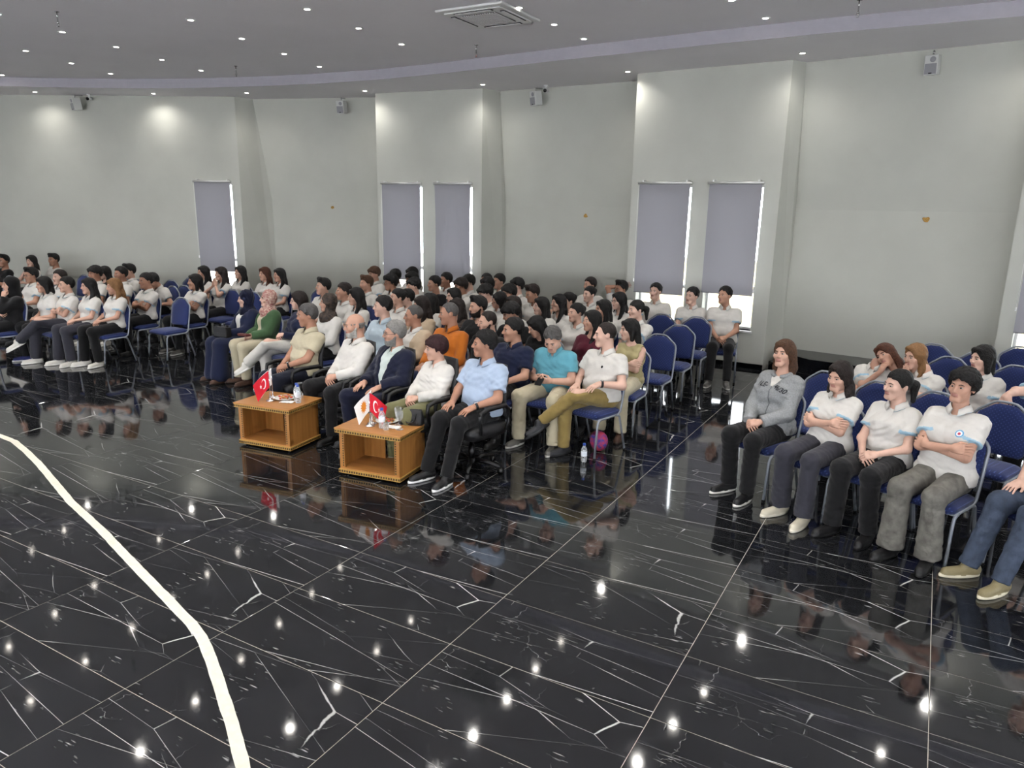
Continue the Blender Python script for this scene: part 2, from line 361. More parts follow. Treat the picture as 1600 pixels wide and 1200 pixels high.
# sprinklers
M_chrome = mat('chrome', '#c8c8c8', .15, metal=1.)
for (x, y, lab, cc) in ((-10.15, 5.88, 'chrome sprinkler pendant hanging above the left seating block', '#b9b9b9'), (-11.08, 9.45, 'thin dark sprinkler pendant near the curved ceiling edge', '#3a3a3a'), (-6.3, 9.8, 'sprinkler pendant with a red bulb beside the air conditioner', '#b03028'), (-1.12, 9.67, 'chrome sprinkler pendant at the top right of the ceiling', '#d0c8b8')):
    t = empty('sprinkler', (x, y, MZ)); tag(t, lab, 'sprinkler')
    MB().lathe([(.001, 0), (.03, 0), (.03, -.005), (.008, -.008), (.008, -.12), (.014, -.122), (.014, -.14), (.004, -.142)], 12).build('pipe', M_chrome, t, True)
    MB().tube([(-.012, 0, -.14), (-.018, 0, -.155), (0, 0, -.175), (.018, 0, -.155), (.012, 0, -.14)], .003, 6).build('yoke', M_chrome, t, True)
    MB().sphere((0, 0, -.155), .007, m=0).build('bulb', mat('sprinkler_bulb_' + cc[1:], cc, .3), t, True)
    MB().lathe([(.001, -.175), (.018, -.176), (.018, -.179), (.001, -.18)], 12).build('deflector', M_chrome, t, True)

# ------------------------------------------------------------------ windows and blinds
def thin_glass():
    m = bpy.data.materials.new('window_glass'); m.use_nodes = True; nt = m.node_tree; nt.nodes.remove(nt.nodes['Principled BSDF'])
    t = nt.nodes.new('ShaderNodeBsdfTransparent'); t.inputs[0].default_value = (.95, .97, .97, 1); g = nt.nodes.new('ShaderNodeBsdfGlossy'); g.inputs['Roughness'].default_value = .02
    mx = nt.nodes.new('ShaderNodeMixShader'); mx.inputs[0].default_value = .07; nt.links.new(t.outputs[0], mx.inputs[1]); nt.links.new(g.outputs[0], mx.inputs[2])
    nt.links.new(mx.outputs[0], nt.nodes['Material Output'].inputs['Surface']); return m
M_glass = thin_glass()
def blind_mat():
    m = bpy.data.materials.new('blind_fabric'); m.use_nodes = True; nt = m.node_tree; b = nt.nodes['Principled BSDF']
    b.inputs['Base Color'].default_value = (*srgb('#98979c'), 1); b.inputs['Roughness'].default_value = .85
    t = nt.nodes.new('ShaderNodeBsdfTranslucent'); t.inputs[0].default_value = (*srgb('#9a9aa4'), 1); mx = nt.nodes.new('ShaderNodeMixShader'); mx.inputs[0].default_value = .05
    nt.links.new(b.outputs[0], mx.inputs[1]); nt.links.new(t.outputs[0], mx.inputs[2]); nt.links.new(mx.outputs[0], nt.nodes['Material Output'].inputs['Surface']); return m
M_blind = blind_mat(); M_alu = mat('blind_aluminium', '#d8d8d6', .35, metal=.6)
wn = 0
BL = {(1, 0): 'the single one on the far wall panel', (2, 0): 'flat, before the first of the two middle windows', (2, 1): 'creased, before the second of the two middle windows', (3, 0): 'before the window behind the boys, nearer the middle', (3, 1): 'before the window right of the boys, beside the column', (4, 0): 'at the far right edge behind empty chairs', (4, 1): 'beyond the right edge'}
for k in Wp:
    A, B = Wp[k]; M = frameM(A, B)
    for wi, (u0, u1) in enumerate(WIN[k]):
        wn += 1
        win = struct(empty('window_%d' % wn)); win.matrix_world = M
        b = MB(); f = .035
        for lo, hi in (((u0, .17, ZB), (u0+f, .25, ZT)), ((u1-f, .17, ZB), (u1, .25, ZT)), ((u0+f, .17, ZB), (u1-f, .25, ZB+f)), ((u0+f, .17, ZT-f), (u1-f, .25, ZT)), ((u0+f, .18, 1.18), (u1-f, .24, 1.24))): b.box(lo, hi)
        b.build('window_frame', M_white, win)
        for z0, z1 in ((ZB+f, 1.18), (1.24, ZT-f)): MB().box((u0+f, .205, z0), (u1-f, .215, z1)).build('pane', M_glass, win)
        MB().box((u0-.03, -.035, ZB-.03), (u1+.03, .17, ZB)).build('window_sill', M_white, win)
        if (k, wi) == (4, 1): continue
        bl = empty('roller_blind'); bl.matrix_world = M; tag(bl, 'grey roller blind ' + BL[(k, wi)], 'blind', 'roller blinds')
        zb = {(3, 0): 1.09, (3, 1): 1.17}.get((k, wi), .98); a0, a1 = u0 - .012, u1 + .012; yb = -.09
        MB().tube([(a0-.012, yb, 2.885), (a1+.012, yb, 2.885)], .022, 12).build('roller_tube', M_alu, bl, True)
        for ux in (a0 + .07, a1 - .07):
            bb = MB(); bb.box((ux-.012, yb-.01, 2.90), (ux+.012, 0, 2.93)); bb.build('bracket', M_alu, bl)
        n1, n2 = 24, 30; V = []
        cre = (k, wi) == (2, 1)
        for j in range(n2+1):
            z = zb + (2.875-zb)*j/n2
            for i in range(n1+1):
                uu = i/n1; y = yb + .004*math.sin(uu*9 + j*.13)
                nar = (.03 * math.sin(math.pi*min(1, (1-j/n2)*1.2)) if cre else 0)
                if cre:
                    for cu, sl in ((.42, -.25), (.60, .28)): y -= .022*math.exp(-((uu - cu - sl*(1-j/n2))/.045)**2) * min(1, (1-j/n2)*3)
                V.append((a0+.012 + (a1-a0-.024)*uu + (nar*(.5-uu)), y, z))
        F = [(j*(n1+1)+i, j*(n1+1)+i+1, (j+1)*(n1+1)+i+1, (j+1)*(n1+1)+i) for j in range(n2) for i in range(n1)]
        MB().add(V, F).build('fabric', M_blind, bl, True)
        MB().tube([(a0+.012, yb, zb), (a1-.012, yb, zb)], .008, 8).build('bottom_bar', M_blind, bl, True)
        xc = a1+.004 if wi else a0-.004
        MB().tube([(xc, yb, 2.88), (xc, yb-.01, 1.9), (xc, yb, 1.30)], .0022, 5).build('pull_cord', M_white, bl, True)
        MB().box((xc-.008, yb-.012, 1.26), (xc+.008, yb+.012, 1.31)).build('cord_weight', M_white, bl)
# daylight outdoors: ground and a pale yellow house wall across the yard
struct(MB().add([(-40, 13.3, -.6), (30, 13.3, -.6), (30, 40, -.6), (-40, 40, -.6)], [(0, 1, 2, 3)]).build('ground_outside', mat('yard_concrete', '#a9a294', .9, noise=.1)))
b = MB(); b.box((-7.2, 19.5, -.6), (2.5, 20, 1.2)); b.box((-7.2, 19.42, 1.1), (2.5, 19.5, 1.25), 1)
struct(b.build('wall_outside', [mat('yellow_render', '#eddfb4', .9, noise=.05), mat('wall_coping', '#cfc4a8', .7)]))

# black stone platform by the right wall
b = MB(); b.prism([(-2.08, 11.86), (-1.5, 11.2), (3.2, 10.5), (3.2, 11.2), (.84, 11.5), (.95, 11.95), (-2.0, 12.38)], 0, .16); b.prism([(-1.95, 11.95), (-1.45, 11.55), (.8, 11.2), (.93, 11.95), (-1.98, 12.38)], .16, .31)
pl = struct(b.build('floor_platform', M_blackstone)); bevel(pl, .006, 2)

# wall loudspeakers and cameras
M_spk = mat('speaker_white', '#cfd0cc', .5); M_mesh = mat('speaker_mesh', '#9b9b9e', .6, bump=.5, bscale=400)
def loudspeaker(pos, rz, tilt, lab):
    t = empty('wall_speaker', pos, rz); tag(t, lab, 'loudspeaker', 'wall loudspeakers')
    Mx = Matrix.Rotation(tilt, 4, 'X')
    b = MB(); b.box((-.085, -.14, -.25), (.085, .02, 0)); o = bevel(b.build('cabinet', M_spk, t), .012, 3); o.matrix_basis = Mx
    b = MB(); b.box((-.07, -.147, -.235), (.07, -.139, -.105)); o = b.build('grille', M_mesh, t); o.matrix_basis = Mx
    b = MB(); b.lathe([(.001, .004), (.022, .004), (.030, 0), (.034, .006), (.036, 0)], 18); o = b.build('tweeter', M_mesh, t, True); o.matrix_basis = Mx @ Matrix.Translation((.02, -.142, -.055)) @ Matrix.Rotation(R(90), 4, 'X')
    b = MB(); b.tube([(0, -.05, 0), (0, -.05, .04), (0, .10, .05)], .012, 8); b.build('bracket', M_chrome, t, True)
    b = MB(); b.box((-.02, -.1415, -.232), (.02, -.1485, -.218)); o = b.build('badge', M_dark, t); o.matrix_basis = Mx
    return t
loudspeaker((-.37, 11.93, 4.54), R(-12), R(8), 'small white wall loudspeaker high on the right wall panel')
loudspeaker((-6.72, 12.55, 4.54), R(-25), R(8), 'small white wall loudspeaker beside a camera above the middle of the room')
loudspeaker((-11.05, 12.1, 4.54), R(12), R(8), 'small white wall loudspeaker near the middle blinds')
loudspeaker((-16.1, 9.55, 4.54), R(-12), R(8), 'small white wall loudspeaker beside a camera on the far left wall')
for (x, y, rz, lab) in ((-6.50, 12.45, 12, 'small white security camera with black lens above the middle'), (-15.86, 9.66, 30, 'small white security camera with black lens on the far left')):
    t = empty('security_camera', (x, y, CZ), R(rz)); tag(t, lab, 'camera')
    MB().lathe([(.045, 0), (.045, -.02), (.018, -.03), (.016, -.06)], 14).build('mount', M_white, t, True)
    b = MB(); b.tube([(0, .07, -.075), (0, -.07, -.10)], .038, 14); b.build('housing', M_white, t, True)
    b = MB(); b.tube([(0, -.068, -.0995), (0, -.078, -.1015)], .033, 14); b.build('lens', mat('lens_black', '#050505', .1), t, True)
# ------------------------------------------------------------------ furniture
def blue_fabric():
    m = bpy.data.materials.new('blue_dotted_fabric'); m.use_nodes = True; nt = m.node_tree; N = nt.nodes; L = nt.links; b = N['Principled BSDF']
    b.inputs['Roughness'].default_value = .8; b.inputs['Specular IOR Level'].default_value = .25; b.inputs['Sheen Weight'].default_value = .2
    tc = N.new('ShaderNodeTexCoord'); mp = N.new('ShaderNodeMapping'); mp.inputs['Rotation'].default_value = (0, R(45), 0); mp.inputs['Scale'].default_value = (1, .02, 1); L.new(tc.outputs['Object'], mp.inputs['Vector'])
    v = N.new('ShaderNodeTexVoronoi'); v.inputs['Scale'].default_value = 42; v.inputs['Randomness'].default_value = 0; L.new(mp.outputs[0], v.inputs['Vector'])
    rp = N.new('ShaderNodeValToRGB'); rp.color_ramp.elements[0].position = .16; rp.color_ramp.elements[1].position = .30
    rp.color_ramp.elements[0].color = (*srgb('#46578f'), 1); rp.color_ramp.elements[1].color = (*srgb('#1a2859'), 1)
    L.new(v.outputs['Distance'], rp.inputs['Fac']); L.new(rp.outputs['Color'], b.inputs['Base Color'])
    n = N.new('ShaderNodeTexNoise'); n.inputs['Scale'].default_value = 300; L.new(tc.outputs['Object'], n.inputs['Vector']); bp = N.new('ShaderNodeBump'); bp.inputs['Strength'].default_value = .3; bp.inputs['Distance'].default_value = .002
    L.new(n.outputs['Fac'], bp.inputs['Height']); L.new(bp.outputs['Normal'], b.inputs['Normal']); return m
M_blue = blue_fabric(); M_frame = mat('grey_frame_enamel', '#8b9098', .38, metal=.25, noise=.05)
M_rubber = mat('black_rubber', '#0c0c0d', .7)
def arc(p0, p1, p2, n=6):
    P = [Vector(p) for p in (p0, p1, p2)]
    return [tuple((1-t)**2*P[0] + 2*t*(1-t)*P[1] + t*t*P[2]) for t in [k/n for k in range(n+1)]]
def cushion(w_, d, z0, z1, bulge, nx=10, ny=10, rc=.06):
    b = MB(); V = []; F = []
    def edge(sx, sy):
        return sx, sy
    for side in (1, 0):
        for j in range(ny+1):
            for i in range(nx+1):
                a, c = -1 + 2*i/nx, -1 + 2*j/ny
                x, y = a*w_/2, c*d/2
                # rounded corners
                ax, ay = max(0, abs(x) - (w_/2 - rc)), max(0, abs(y) - (d/2 - rc))
                if ax > 0 and ay > 0:
                    l_ = math.hypot(ax, ay)
                    if l_ > rc: k_ = rc/l_; x = math.copysign(w_/2 - rc + ax*k_, x); y = math.copysign(d/2 - rc + ay*k_, y)
                e = (1 - a**4) * (1 - c**4)
                V.append((x, y, (z1 - .012 + .012*min(1, e*4) + bulge*e) if side else z0))
    n_ = (nx+1)*(ny+1)
    for j in range(ny):
        for i in range(nx):
            q = j*(nx+1)+i; F.append((q, q+1, q+nx+2, q+nx+1)); F.append((n_+q+nx+1, n_+q+nx+2, n_+q+1, n_+q))
    per = [i for i in range(nx+1)] + [j*(nx+1)+nx for j in range(1, ny+1)] + [ny*(nx+1)+i for i in range(nx-1, -1, -1)] + [j*(nx+1) for j in range(ny-1, 0, -1)]
    for a, c in zip(per, per[1:] + per[:1]): F.append((n_+a, n_+c, c, a))
    return b.add(V, F)
BT = R(10)
def back_pt(x, h, off=0):   # point on the leaning back plane, h = height above seat
    return (x, .20 + math.sin(BT)*h + off*math.cos(BT), .46 + math.cos(BT)*h - off*math.sin(BT))
def make_chair():
    t = empty('banquet_chair')
    cushion(.435, .43, .415, .462, .022).build('seat', M_blue, t, True)
    # back pad: arched hexagonal outline, padded
    out = [(-.20, .08), (-.205, .20), (-.205, .345), (-.185, .385), (-.085, .462), (-.045, .474), (.045, .474), (.085, .462), (.185, .385), (.205, .345), (.205, .20), (.20, .08), (.17, .05), (-.17, .05)]
    b = MB(); n_ = len(out); cx, ch = 0, .26
    for off_sign in (-1, 1):
        rings = []
        for sc_, dp in ((1, .006), (.94, .018), (.7, .026), (.35, .029)):
            rings.append([back_pt(cx + (x-cx)*sc_, ch + (h-ch)*sc_, off_sign*dp) for x, h in out])
        V = [p for r_ in rings for p in r_] + [back_pt(cx, ch, off_sign*.03)]; F = []
        for q in range(3):
            for i in range(n_):
                f = (q*n_+i, q*n_+(i+1) % n_, (q+1)*n_+(i+1) % n_, (q+1)*n_+i); F.append(f if off_sign < 0 else f[::-1])
        for i in range(n_):
            f = (3*n_+i, 3*n_+(i+1) % n_, 4*n_); F.append(f if off_sign < 0 else f[::-1])
        b.add(V, F)
    nb = 4*n_+1
    b.f += [(i, nb+i, nb+(i+1) % n_, (i+1) % n_) for i in range(n_)]; b.m += [0]*n_
    b.build('backrest', M_blue, t, True)
    # frame loop round the back, then down to the seat rails
    hp = [(-.218, .02), (-.22, .2), (-.22, .34), (-.213, .37), (-.195, .395), (-.10, .473), (-.07, .488), (-.03, .492), (.03, .492), (.07, .488), (.10, .473), (.195, .395), (.213, .37), (.22, .34), (.22, .2), (.218, .02)]
    P = [back_pt(x, h) for x, h in hp]
    left = [(-.218, -.17, .405), (-.218, .05, .405), (-.218, .15, .41), (-.218, .19, .435)]; right = [(-x, y, z) for x, y, z in left][::-1]
    fb = MB(); fb.tube(left + P + right, .0115, 8)
    fb.tube([(-.218, -.165, .405), (.218, -.165, .405)], .010, 6); fb.tube([(-.218, .15, .405), (.218, .15, .405)], .010, 6)
    fb.build('frame', M_frame, t, True)
    MB().tube([back_pt(-.055, .487), back_pt(-.04, .455), back_pt(.04, .455), back_pt(.055, .487)], .007, 6).build('hand_grip', M_frame, t, True)
    for s_ in (-1, 1):
        x = s_*.222
        fl_ = MB(); fl_.tube([(x*1.02, -.225, .012), (x, -.195, .33)] + arc((x, -.19, .36), (x, -.185, .405), (x, -.135, .405), 4), .0125, 8); l_ = fl_.build('leg', M_frame, t, True)
        MB().lathe([(.015, 0), (.015, .02), (.012, .024)], 10, c=(x*1.02, -.2262, 0)).build('foot_cap', M_rubber, l_, True)
        rl = MB(); rl.tube([(x*1.02, .285, .012), (x, .185, .345)] + arc((x, .175, .375), (x, .165, .405), (x, .12, .405), 4), .0125, 8); l_ = rl.build('leg', M_frame, t, True)
        MB().lathe([(.015, 0), (.015, .02), (.012, .024)], 10, c=(x*1.02, .2865, 0)).build('foot_cap', M_rubber, l_, True)
    return t
CHAIR0 = make_chair(); chair_used = [False]
def place_chair(x, y, rot, label, group):
    if not chair_used[0]:
        t = CHAIR0; chair_used[0] = True; t.location = (x, y, 0); t.rotation_euler = (0, 0, R(rot))
    else: t = copy_tree(CHAIR0, (x, y, 0), R(rot))
    tag(t, label, 'chair', group); return t
EMPTY = [
 (-10.45, 7.24, 0, 'empty blue banquet chair at the aisle beside the boy with folded arms'),
 (-16.0, 7.42, 0, 'empty blue banquet chair before the far-left person in black'),
 (-14.2, 6.52, -3, 'empty blue banquet chair behind the hooded person'),
 (-13.75, 7.05, -3, 'empty blue banquet chair beside the boy with glasses'),
 (-15.2, 8.46, 3, 'empty blue banquet chair by the far wall right of the V-neck boy'),
 (-14.72, 9.0, 3, 'second empty blue chair by the far wall right of the V-neck boy'),
 (-13.5, 8.56, 3, 'empty blue banquet chair behind the two boys in the third row'),
 (-13.0, 8.9, 3, 'empty blue banquet chair beyond the student with bowed head'),
 (-13.1, 9.40, 3, 'empty blue banquet chair nearest the far column'),
 (-11.95, 8.40, 2, 'empty blue banquet chair left of the first girl by the wall'),
 (-10.78, 8.52, 2, 'empty blue banquet chair directly behind the lone student with folded arms'),
 (-10.2, 8.48, 2, 'empty blue banquet chair before the last girls along the wall'),
 (-9.65, 9.55, 2, 'empty blue banquet chair right of the five girls along the wall'),
 (-2.85, 8.42, 0, 'nearest of three empty blue chairs lining the aisle by the windows'),
 (-2.87, 9.32, 0, 'middle of three empty blue chairs lining the aisle by the windows'),
 (-2.90, 10.25, 0, 'farthest of three empty blue chairs lining the aisle by the windows'),
 (-3.42, 10.22, 0, 'empty blue chair in front of the boy sitting back at the window'),
 (-6.25, 7.62, -6, 'empty blue chair beside the woman in white with tied-back hair'),
 (-7.45, 8.30, -6, 'empty blue chair behind the girl with dark wavy hair'),
 (-8.25, 8.65, -6, 'empty blue chair behind the black-haired boy at the middle wall'),
 (-.86, 7.29, -22, 'empty blue chair right behind the girl in the grey sweatshirt'),
 (-.38, 7.11, -22, 'empty blue chair between the long-haired and the ponytail girl'),
 (.08, 6.95, -22, 'empty blue chair right behind the curly-haired student'),
 (.57, 6.87, -22, 'empty blue chair with a student arm resting on its back'),
 (.2, 8.9, -20, 'empty blue chair behind the girl with dark bob, left side'),
 (.80, 8.76, -20, 'empty blue chair behind the girl with dark bob, right side'),
 (.05, 9.75, -18, 'empty blue chair near the platform, left of two'),
 (.5, 9.45, -18, 'empty blue chair near the platform, right of two'),
 (.95, 10.15, -18, 'rearmost empty blue chair before the right window wall'),
]
for x, y, r_, lab in EMPTY: place_chair(x, y, r_, lab, 'empty banquet chairs')

# office armchairs for the front-row guests
M_leather = mat('black_leatherette', '#17171a', .45, noise=.1, bump=.3, bscale=120)
M_blackpl = mat('black_plastic', '#101012', .4)
def make_office():
    t = empty('office_chair')
    cushion(.52, .50, .38, .475, .03, rc=.09).build('seat', M_leather, t, True)
    b = MB(); V = []; n1, n2 = 10, 12
    for side in (-1, 1):
        for j in range(n2+1):
            for i in range(n1+1):
                a, c = -1 + 2*i/n1, j/n2; h = .06 + .50*c
                wd = .25 - .03*c - (.05*max(0, c-.8)/.2 if c > .8 else 0)
                y = .24 + .16*h - .04*math.sin(c*math.pi) + side*(.035*(1 - a**4)*(1 - (2*c-1)**6) + .008) - .03*abs(a)**2
                V.append((a*wd, y, .44 + h))
    n_ = (n1+1)*(n2+1); F = []
    for j in range(n2):
        for i in range(n1):
            q = j*(n1+1)+i; F.append((q, q+1, q+n1+2, q+n1+1)); F.append((n_+q+n1+1, n_+q+n1+2, n_+q+1, n_+q))
    per = [i for i in range(n1+1)] + [j*(n1+1)+n1 for j in range(1, n2+1)] + [n2*(n1+1)+i for i in range(n1-1, -1, -1)] + [j*(n1+1) for j in range(n2-1, 0, -1)]
    for a, c in zip(per, per[1:]+per[:1]): F.append((a, n_+a, n_+c, c))
    b.add(V, F).build('backrest', M_leather, t, True)
    for s_ in (-1, 1):
        x = s_*.285
        a = MB(); a.tube([(x, .16, .42), (x, .20, .50), (x, .19, .62), (x, .14, .665), (x, -.10, .665), (x, -.19, .64), (x, -.20, .58), (x*.95, -.16, .44)], [.018, .018, .02, .024, .024, .022, .018, .016], 8); a.build('armrest', M_blackpl, t, True)
    MB().lathe([(.03, .10), (.03, .25), (.022, .25), (.022, .37), (.08, .375), (.08, .385)], 14).build('gas_lift', M_blackpl, t, True)
    base = MB(); base.lathe([(.05, .07), (.05, .12), (.03, .125)], 14); bs = base.build('star_base', M_blackpl, t, True)
    for k in range(5):
        a_ = 2*math.pi*k/5 + .3; ca, sa = math.cos(a_), math.sin(a_)
        MB().tube([(.03*ca, .03*sa, .105), (.18*ca, .18*sa, .095), (.30*ca, .30*sa, .068)], [.024, .02, .015], 8).build('base_arm', M_blackpl, bs, True)
        c_ = MB(); c_.tube([(.30*ca - .018*sa, .30*sa + .018*ca, .027), (.30*ca + .018*sa, .30*sa - .018*ca, .027)], .026, 12); c_.build('caster', M_blackpl, bs, True)
    return t
OFF0 = make_office(); off_used = [False]
def place_office(x, y, rot, label):
    if not off_used[0]:
        t = OFF0; off_used[0] = True; t.location = (x, y, 0); t.rotation_euler = (0, 0, R(rot))
    else: t = copy_tree(OFF0, (x, y, 0), R(rot))
    tag(t, label, 'office chair', 'office armchairs of the front-row guests'); return t

# ------------------------------------------------------------------ tables
def wood_mat(name, c1, c2, axis=0):
    m = bpy.data.materials.new(name); m.use_nodes = True; nt = m.node_tree; N = nt.nodes; L = nt.links; b = N['Principled BSDF']; b.inputs['Roughness'].default_value = .32
    tc = N.new('ShaderNodeTexCoord'); mp = N.new('ShaderNodeMapping'); s_ = [30, 30, 30]; s_[axis] = 1.2; mp.inputs['Scale'].default_value = s_; L.new(tc.outputs['Object'], mp.inputs['Vector'])
    n = N.new('ShaderNodeTexNoise'); n.inputs['Scale'].default_value = 1.0; n.inputs['Detail'].default_value = 5; n.inputs['Distortion'].default_value = .6; L.new(mp.outputs[0], n.inputs['Vector'])
    rp = N.new('ShaderNodeValToRGB'); rp.color_ramp.elements[0].position = .3; rp.color_ramp.elements[1].position = .7; rp.color_ramp.elements[0].color = (*srgb(c1), 1); rp.color_ramp.elements[1].color = (*srgb(c2), 1)
    L.new(n.outputs['Fac'], rp.inputs['Fac']); L.new(rp.outputs['Color'], b.inputs['Base Color']); return m
M_woodx = wood_mat('honey_veneer_top', '#a06c38', '#b67f47', 0); M_woodz = wood_mat('honey_veneer_upright', '#99662f', '#b07a40', 2)
M_band = mat('carved_band_wood', '#b08a48', .45, noise=.1, nscale=40); M_inlay = mat('carved_band_dark', '#4a3518', .5)
TB_H = .462
def make_table(pos, rot, lab):
    t = empty('coffee_table', pos, R(rot)); tag(t, lab, 'table', 'wooden coffee tables')
    W, D = .315, .235   # half sizes of the body
    b = MB(); b.box((-W-.035, -D-.035, TB_H-.012), (W+.035, D+.035, TB_H)); bevel(b.build('table_top', M_woodx, t), .003, 2)
    def band(nm, w_, d, z0, z1):
        b = MB()
        for lo, hi in (((-w_, -d, z0), (w_, -d+.03, z1)), ((-w_, d-.03, z0), (w_, d, z1)), ((-w_, -d+.03, z0), (-w_+.03, d-.03, z1)), ((w_-.03, -d+.03, z0), (w_, d-.03, z1))): b.box(lo, hi)
        zm = (z0+z1)/2; h = (z1-z0)*.26
        n1 = int(2*w_/.026)
        for k in range(n1):
            x = -w_ + (k+.5)*2*w_/n1
            for s_ in (-1, 1):
                y = s_*(d+.0015); b.box((x-.0085, min(y, y-s_*.002), zm-h), (x+.0085, max(y, y-s_*.002), zm+h), 1)
        n2 = int(2*d/.026)
        for k in range(n2):
            y = -d + (k+.5)*2*d/n2
            for s_ in (-1, 1):
                x = s_*(w_+.0015); b.box((min(x, x-s_*.002), y-.0085, zm-h), (max(x, x-s_*.002), y+.0085, zm+h), 1)
        return b.build(nm, [M_band, M_inlay], t)
    band('carved_band', W+.03, D+.03, TB_H-.047, TB_H-.0125); band('carved_band', W+.012, D+.012, .025, .062)
    MB().box((-W, -D, .03), (W, D, .075)).build('bottom_shelf', M_woodx, t)
    for s_ in (-1, 1):
        b = MB(); b.box((s_*W - (.018 if s_ > 0 else 0), -D, .075), (s_*W + (0 if s_ > 0 else .018), D, TB_H-.047)); b.build('side_panel', M_woodz, t)
        for yy in (-D, D-.02):
            b = MB(); x0, x1 = sorted((s_*W, s_*(W-.05))); b.box((x0, yy-.002, .0755), (x1, yy+.022, TB_H-.0475))
            for k in range(14):
                z = .09 + k*.0235; xm = s_*(W-.037); b.box((xm-.006, yy-.004, z), (xm+.006, yy-.002, z+.014), 1)
            b.build('front_stile', [M_woodz, M_inlay], t)
    MB().box((-W+.018, .14, .0755), (-W+.25, .155, TB_H-.0475)).build('back_panel', M_woodz, t)
    for sx in (-1, 1):
        for sy in (-1, 1): MB().lathe([(.02, 0), (.022, .02), (.018, .03)], 10, c=(sx*(W-.05), sy*(D-.05), 0)).build('foot', M_rubber, t)
    return t
TA, TBp = (-5.72, 5.14, 0), (-4.26, 5.05, 0); TROT = 8.
make_table(TA, TROT, 'wooden coffee table with carved edges before the man in cream polo')
make_table(TBp, TROT, 'wooden coffee table with carved edges and black handbag, nearer the camera')
def on_table(T, dx, dy, z=TB_H):
    c, s_ = math.cos(R(TROT)), math.sin(R(TROT)); return (T[0] + c*dx - s_*dy, T[1] + s_*dx + c*dy, z + .0005)

def clear_mat(name, tint, fac):
    m = bpy.data.materials.new(name); m.use_nodes = True; nt = m.node_tree; nt.nodes.remove(nt.nodes['Principled BSDF'])
    t = nt.nodes.new('ShaderNodeBsdfTransparent'); t.inputs[0].default_value = (*tint, 1); g = nt.nodes.new('ShaderNodeBsdfPrincipled'); g.inputs['Base Color'].default_value = (.8, .83, .85, 1); g.inputs['Roughness'].default_value = .08
    lw = nt.nodes.new('ShaderNodeLayerWeight'); lw.inputs['Blend'].default_value = .35; ma = nt.nodes.new('ShaderNodeMath'); ma.operation = 'MULTIPLY_ADD'; ma.inputs[1].default_value = .55; ma.inputs[2].default_value = fac; ma.use_clamp = True
    nt.links.new(lw.outputs['Facing'], ma.inputs[0]); mx = nt.nodes.new('ShaderNodeMixShader'); nt.links.new(ma.outputs[0], mx.inputs[0]); nt.links.new(t.outputs[0], mx.inputs[1]); nt.links.new(g.outputs[0], mx.inputs[2])
    nt.links.new(mx.outputs[0], nt.nodes['Material Output'].inputs['Surface']); return m
M_clear = clear_mat('clear_glass', (.96, .97, .97), .04); M_pet = clear_mat('water_bottle_plastic', (.92, .94, .95), .22); M_cap = mat('blue_cap', '#2f4fa8', .4); M_porc = mat('white_porcelain', '#ecebe6', .2); M_paper = mat('white_paper', '#efefec', .9)
M_steel = mat('polished_steel', '#cfcfd2', .12, metal=1.)
def bottle(pos, lab, h=1.0):
    t = empty('water_bottle', pos); tag(t, lab, 'bottle')
    MB().lathe([(.001, .002), (.026, 0), (.030, .006), (.030, .05), (.0285, .055), (.030, .06), (.030, .118), (.027, .135), (.013, .165), (.0125, .178)], 18).build('bottle_body', M_pet, t, True)
    MB().lathe([(.0305, .062), (.0308, .063), (.0308, .112), (.0305, .113)], 18).build('paper_label', mat('bottle_label', '#dfe6ee', .5), t, True)
    MB().lathe([(.015, .170), (.0155, .172), (.0155, .190), (.013, .192)], 14).build('cap', M_cap, t, True); return t
def goblet(pos, lab, upside=False, s_=1.):
    t = empty('wine_glass', pos); tag(t, lab, 'glass')
    pr = [(.034, 0), (.034, .003), (.006, .008), (.004, .02), (.004, .075), (.012, .085), (.030, .105), (.036, .130), (.033, .165), (.0315, .165), (.034, .13), (.028, .108), (.008, .088), (.001, .086)]
    if upside: pr = [(r_, .165 - z) for r_, z in pr][::-1]
    o = MB().lathe([(r_*s_, z*s_) for r_, z in pr], 20).build('glass_body', M_clear, t, True); return t
def tumbler(pos, lab):
    t = empty('tumbler', pos); tag(t, lab, 'glass'); MB().lathe([(.001, .001), (.024, 0), (.028, .06), (.0268, .06), (.0225, .006), (.001, .006)], 18).build('glass_body', M_clear, t, True)
def plate(pos, lab, seed):
    t = empty('snack_plate', pos); tag(t, lab, 'plate')
    MB().lathe([(.001, .004), (.055, .004), (.06, .002), (.065, .004), (.11, .018), (.111, .021), (.065, .009), (.001, .008)], 28).build('plate_dish', M_porc, t, True)
    rnd = random.Random(seed); cols = ['#b98a52', '#8a4a2a', '#caa56a', '#a8683a', '#c4463a']
    for k in range(26):
        a_ = rnd.uniform(0, 6.28); rr = .075*math.sqrt(rnd.random()); c_ = rnd.choice(cols); z = .016 + rnd.random()*.014
        MB().sphere((rr*math.cos(a_), rr*math.sin(a_), z), (rnd.uniform(.010, .018), rnd.uniform(.009, .014), rnd.uniform(.006, .010)), 8, 6).build('snack', mat('snack_' + c_[1:], c_, .7, noise=.2, nscale=80), t, True)
def napkin(pos, rz, lab):
    b = MB(); n_ = 8; V = [((-.07+.14*i/n_), (-.045+.09*j/n_), .001 + .006*abs(math.sin(i*1.3+j*.9))) for j in range(n_+1) for i in range(n_+1)]
    b.add(V, [(j*(n_+1)+i, j*(n_+1)+i+1, (j+1)*(n_+1)+i+1, (j+1)*(n_+1)+i) for j in range(n_) for i in range(n_)])
    o = b.build('paper_napkin', M_paper, None, True); o.location = pos; o.rotation_euler = (0, 0, rz); tag(o, lab, 'napkin')
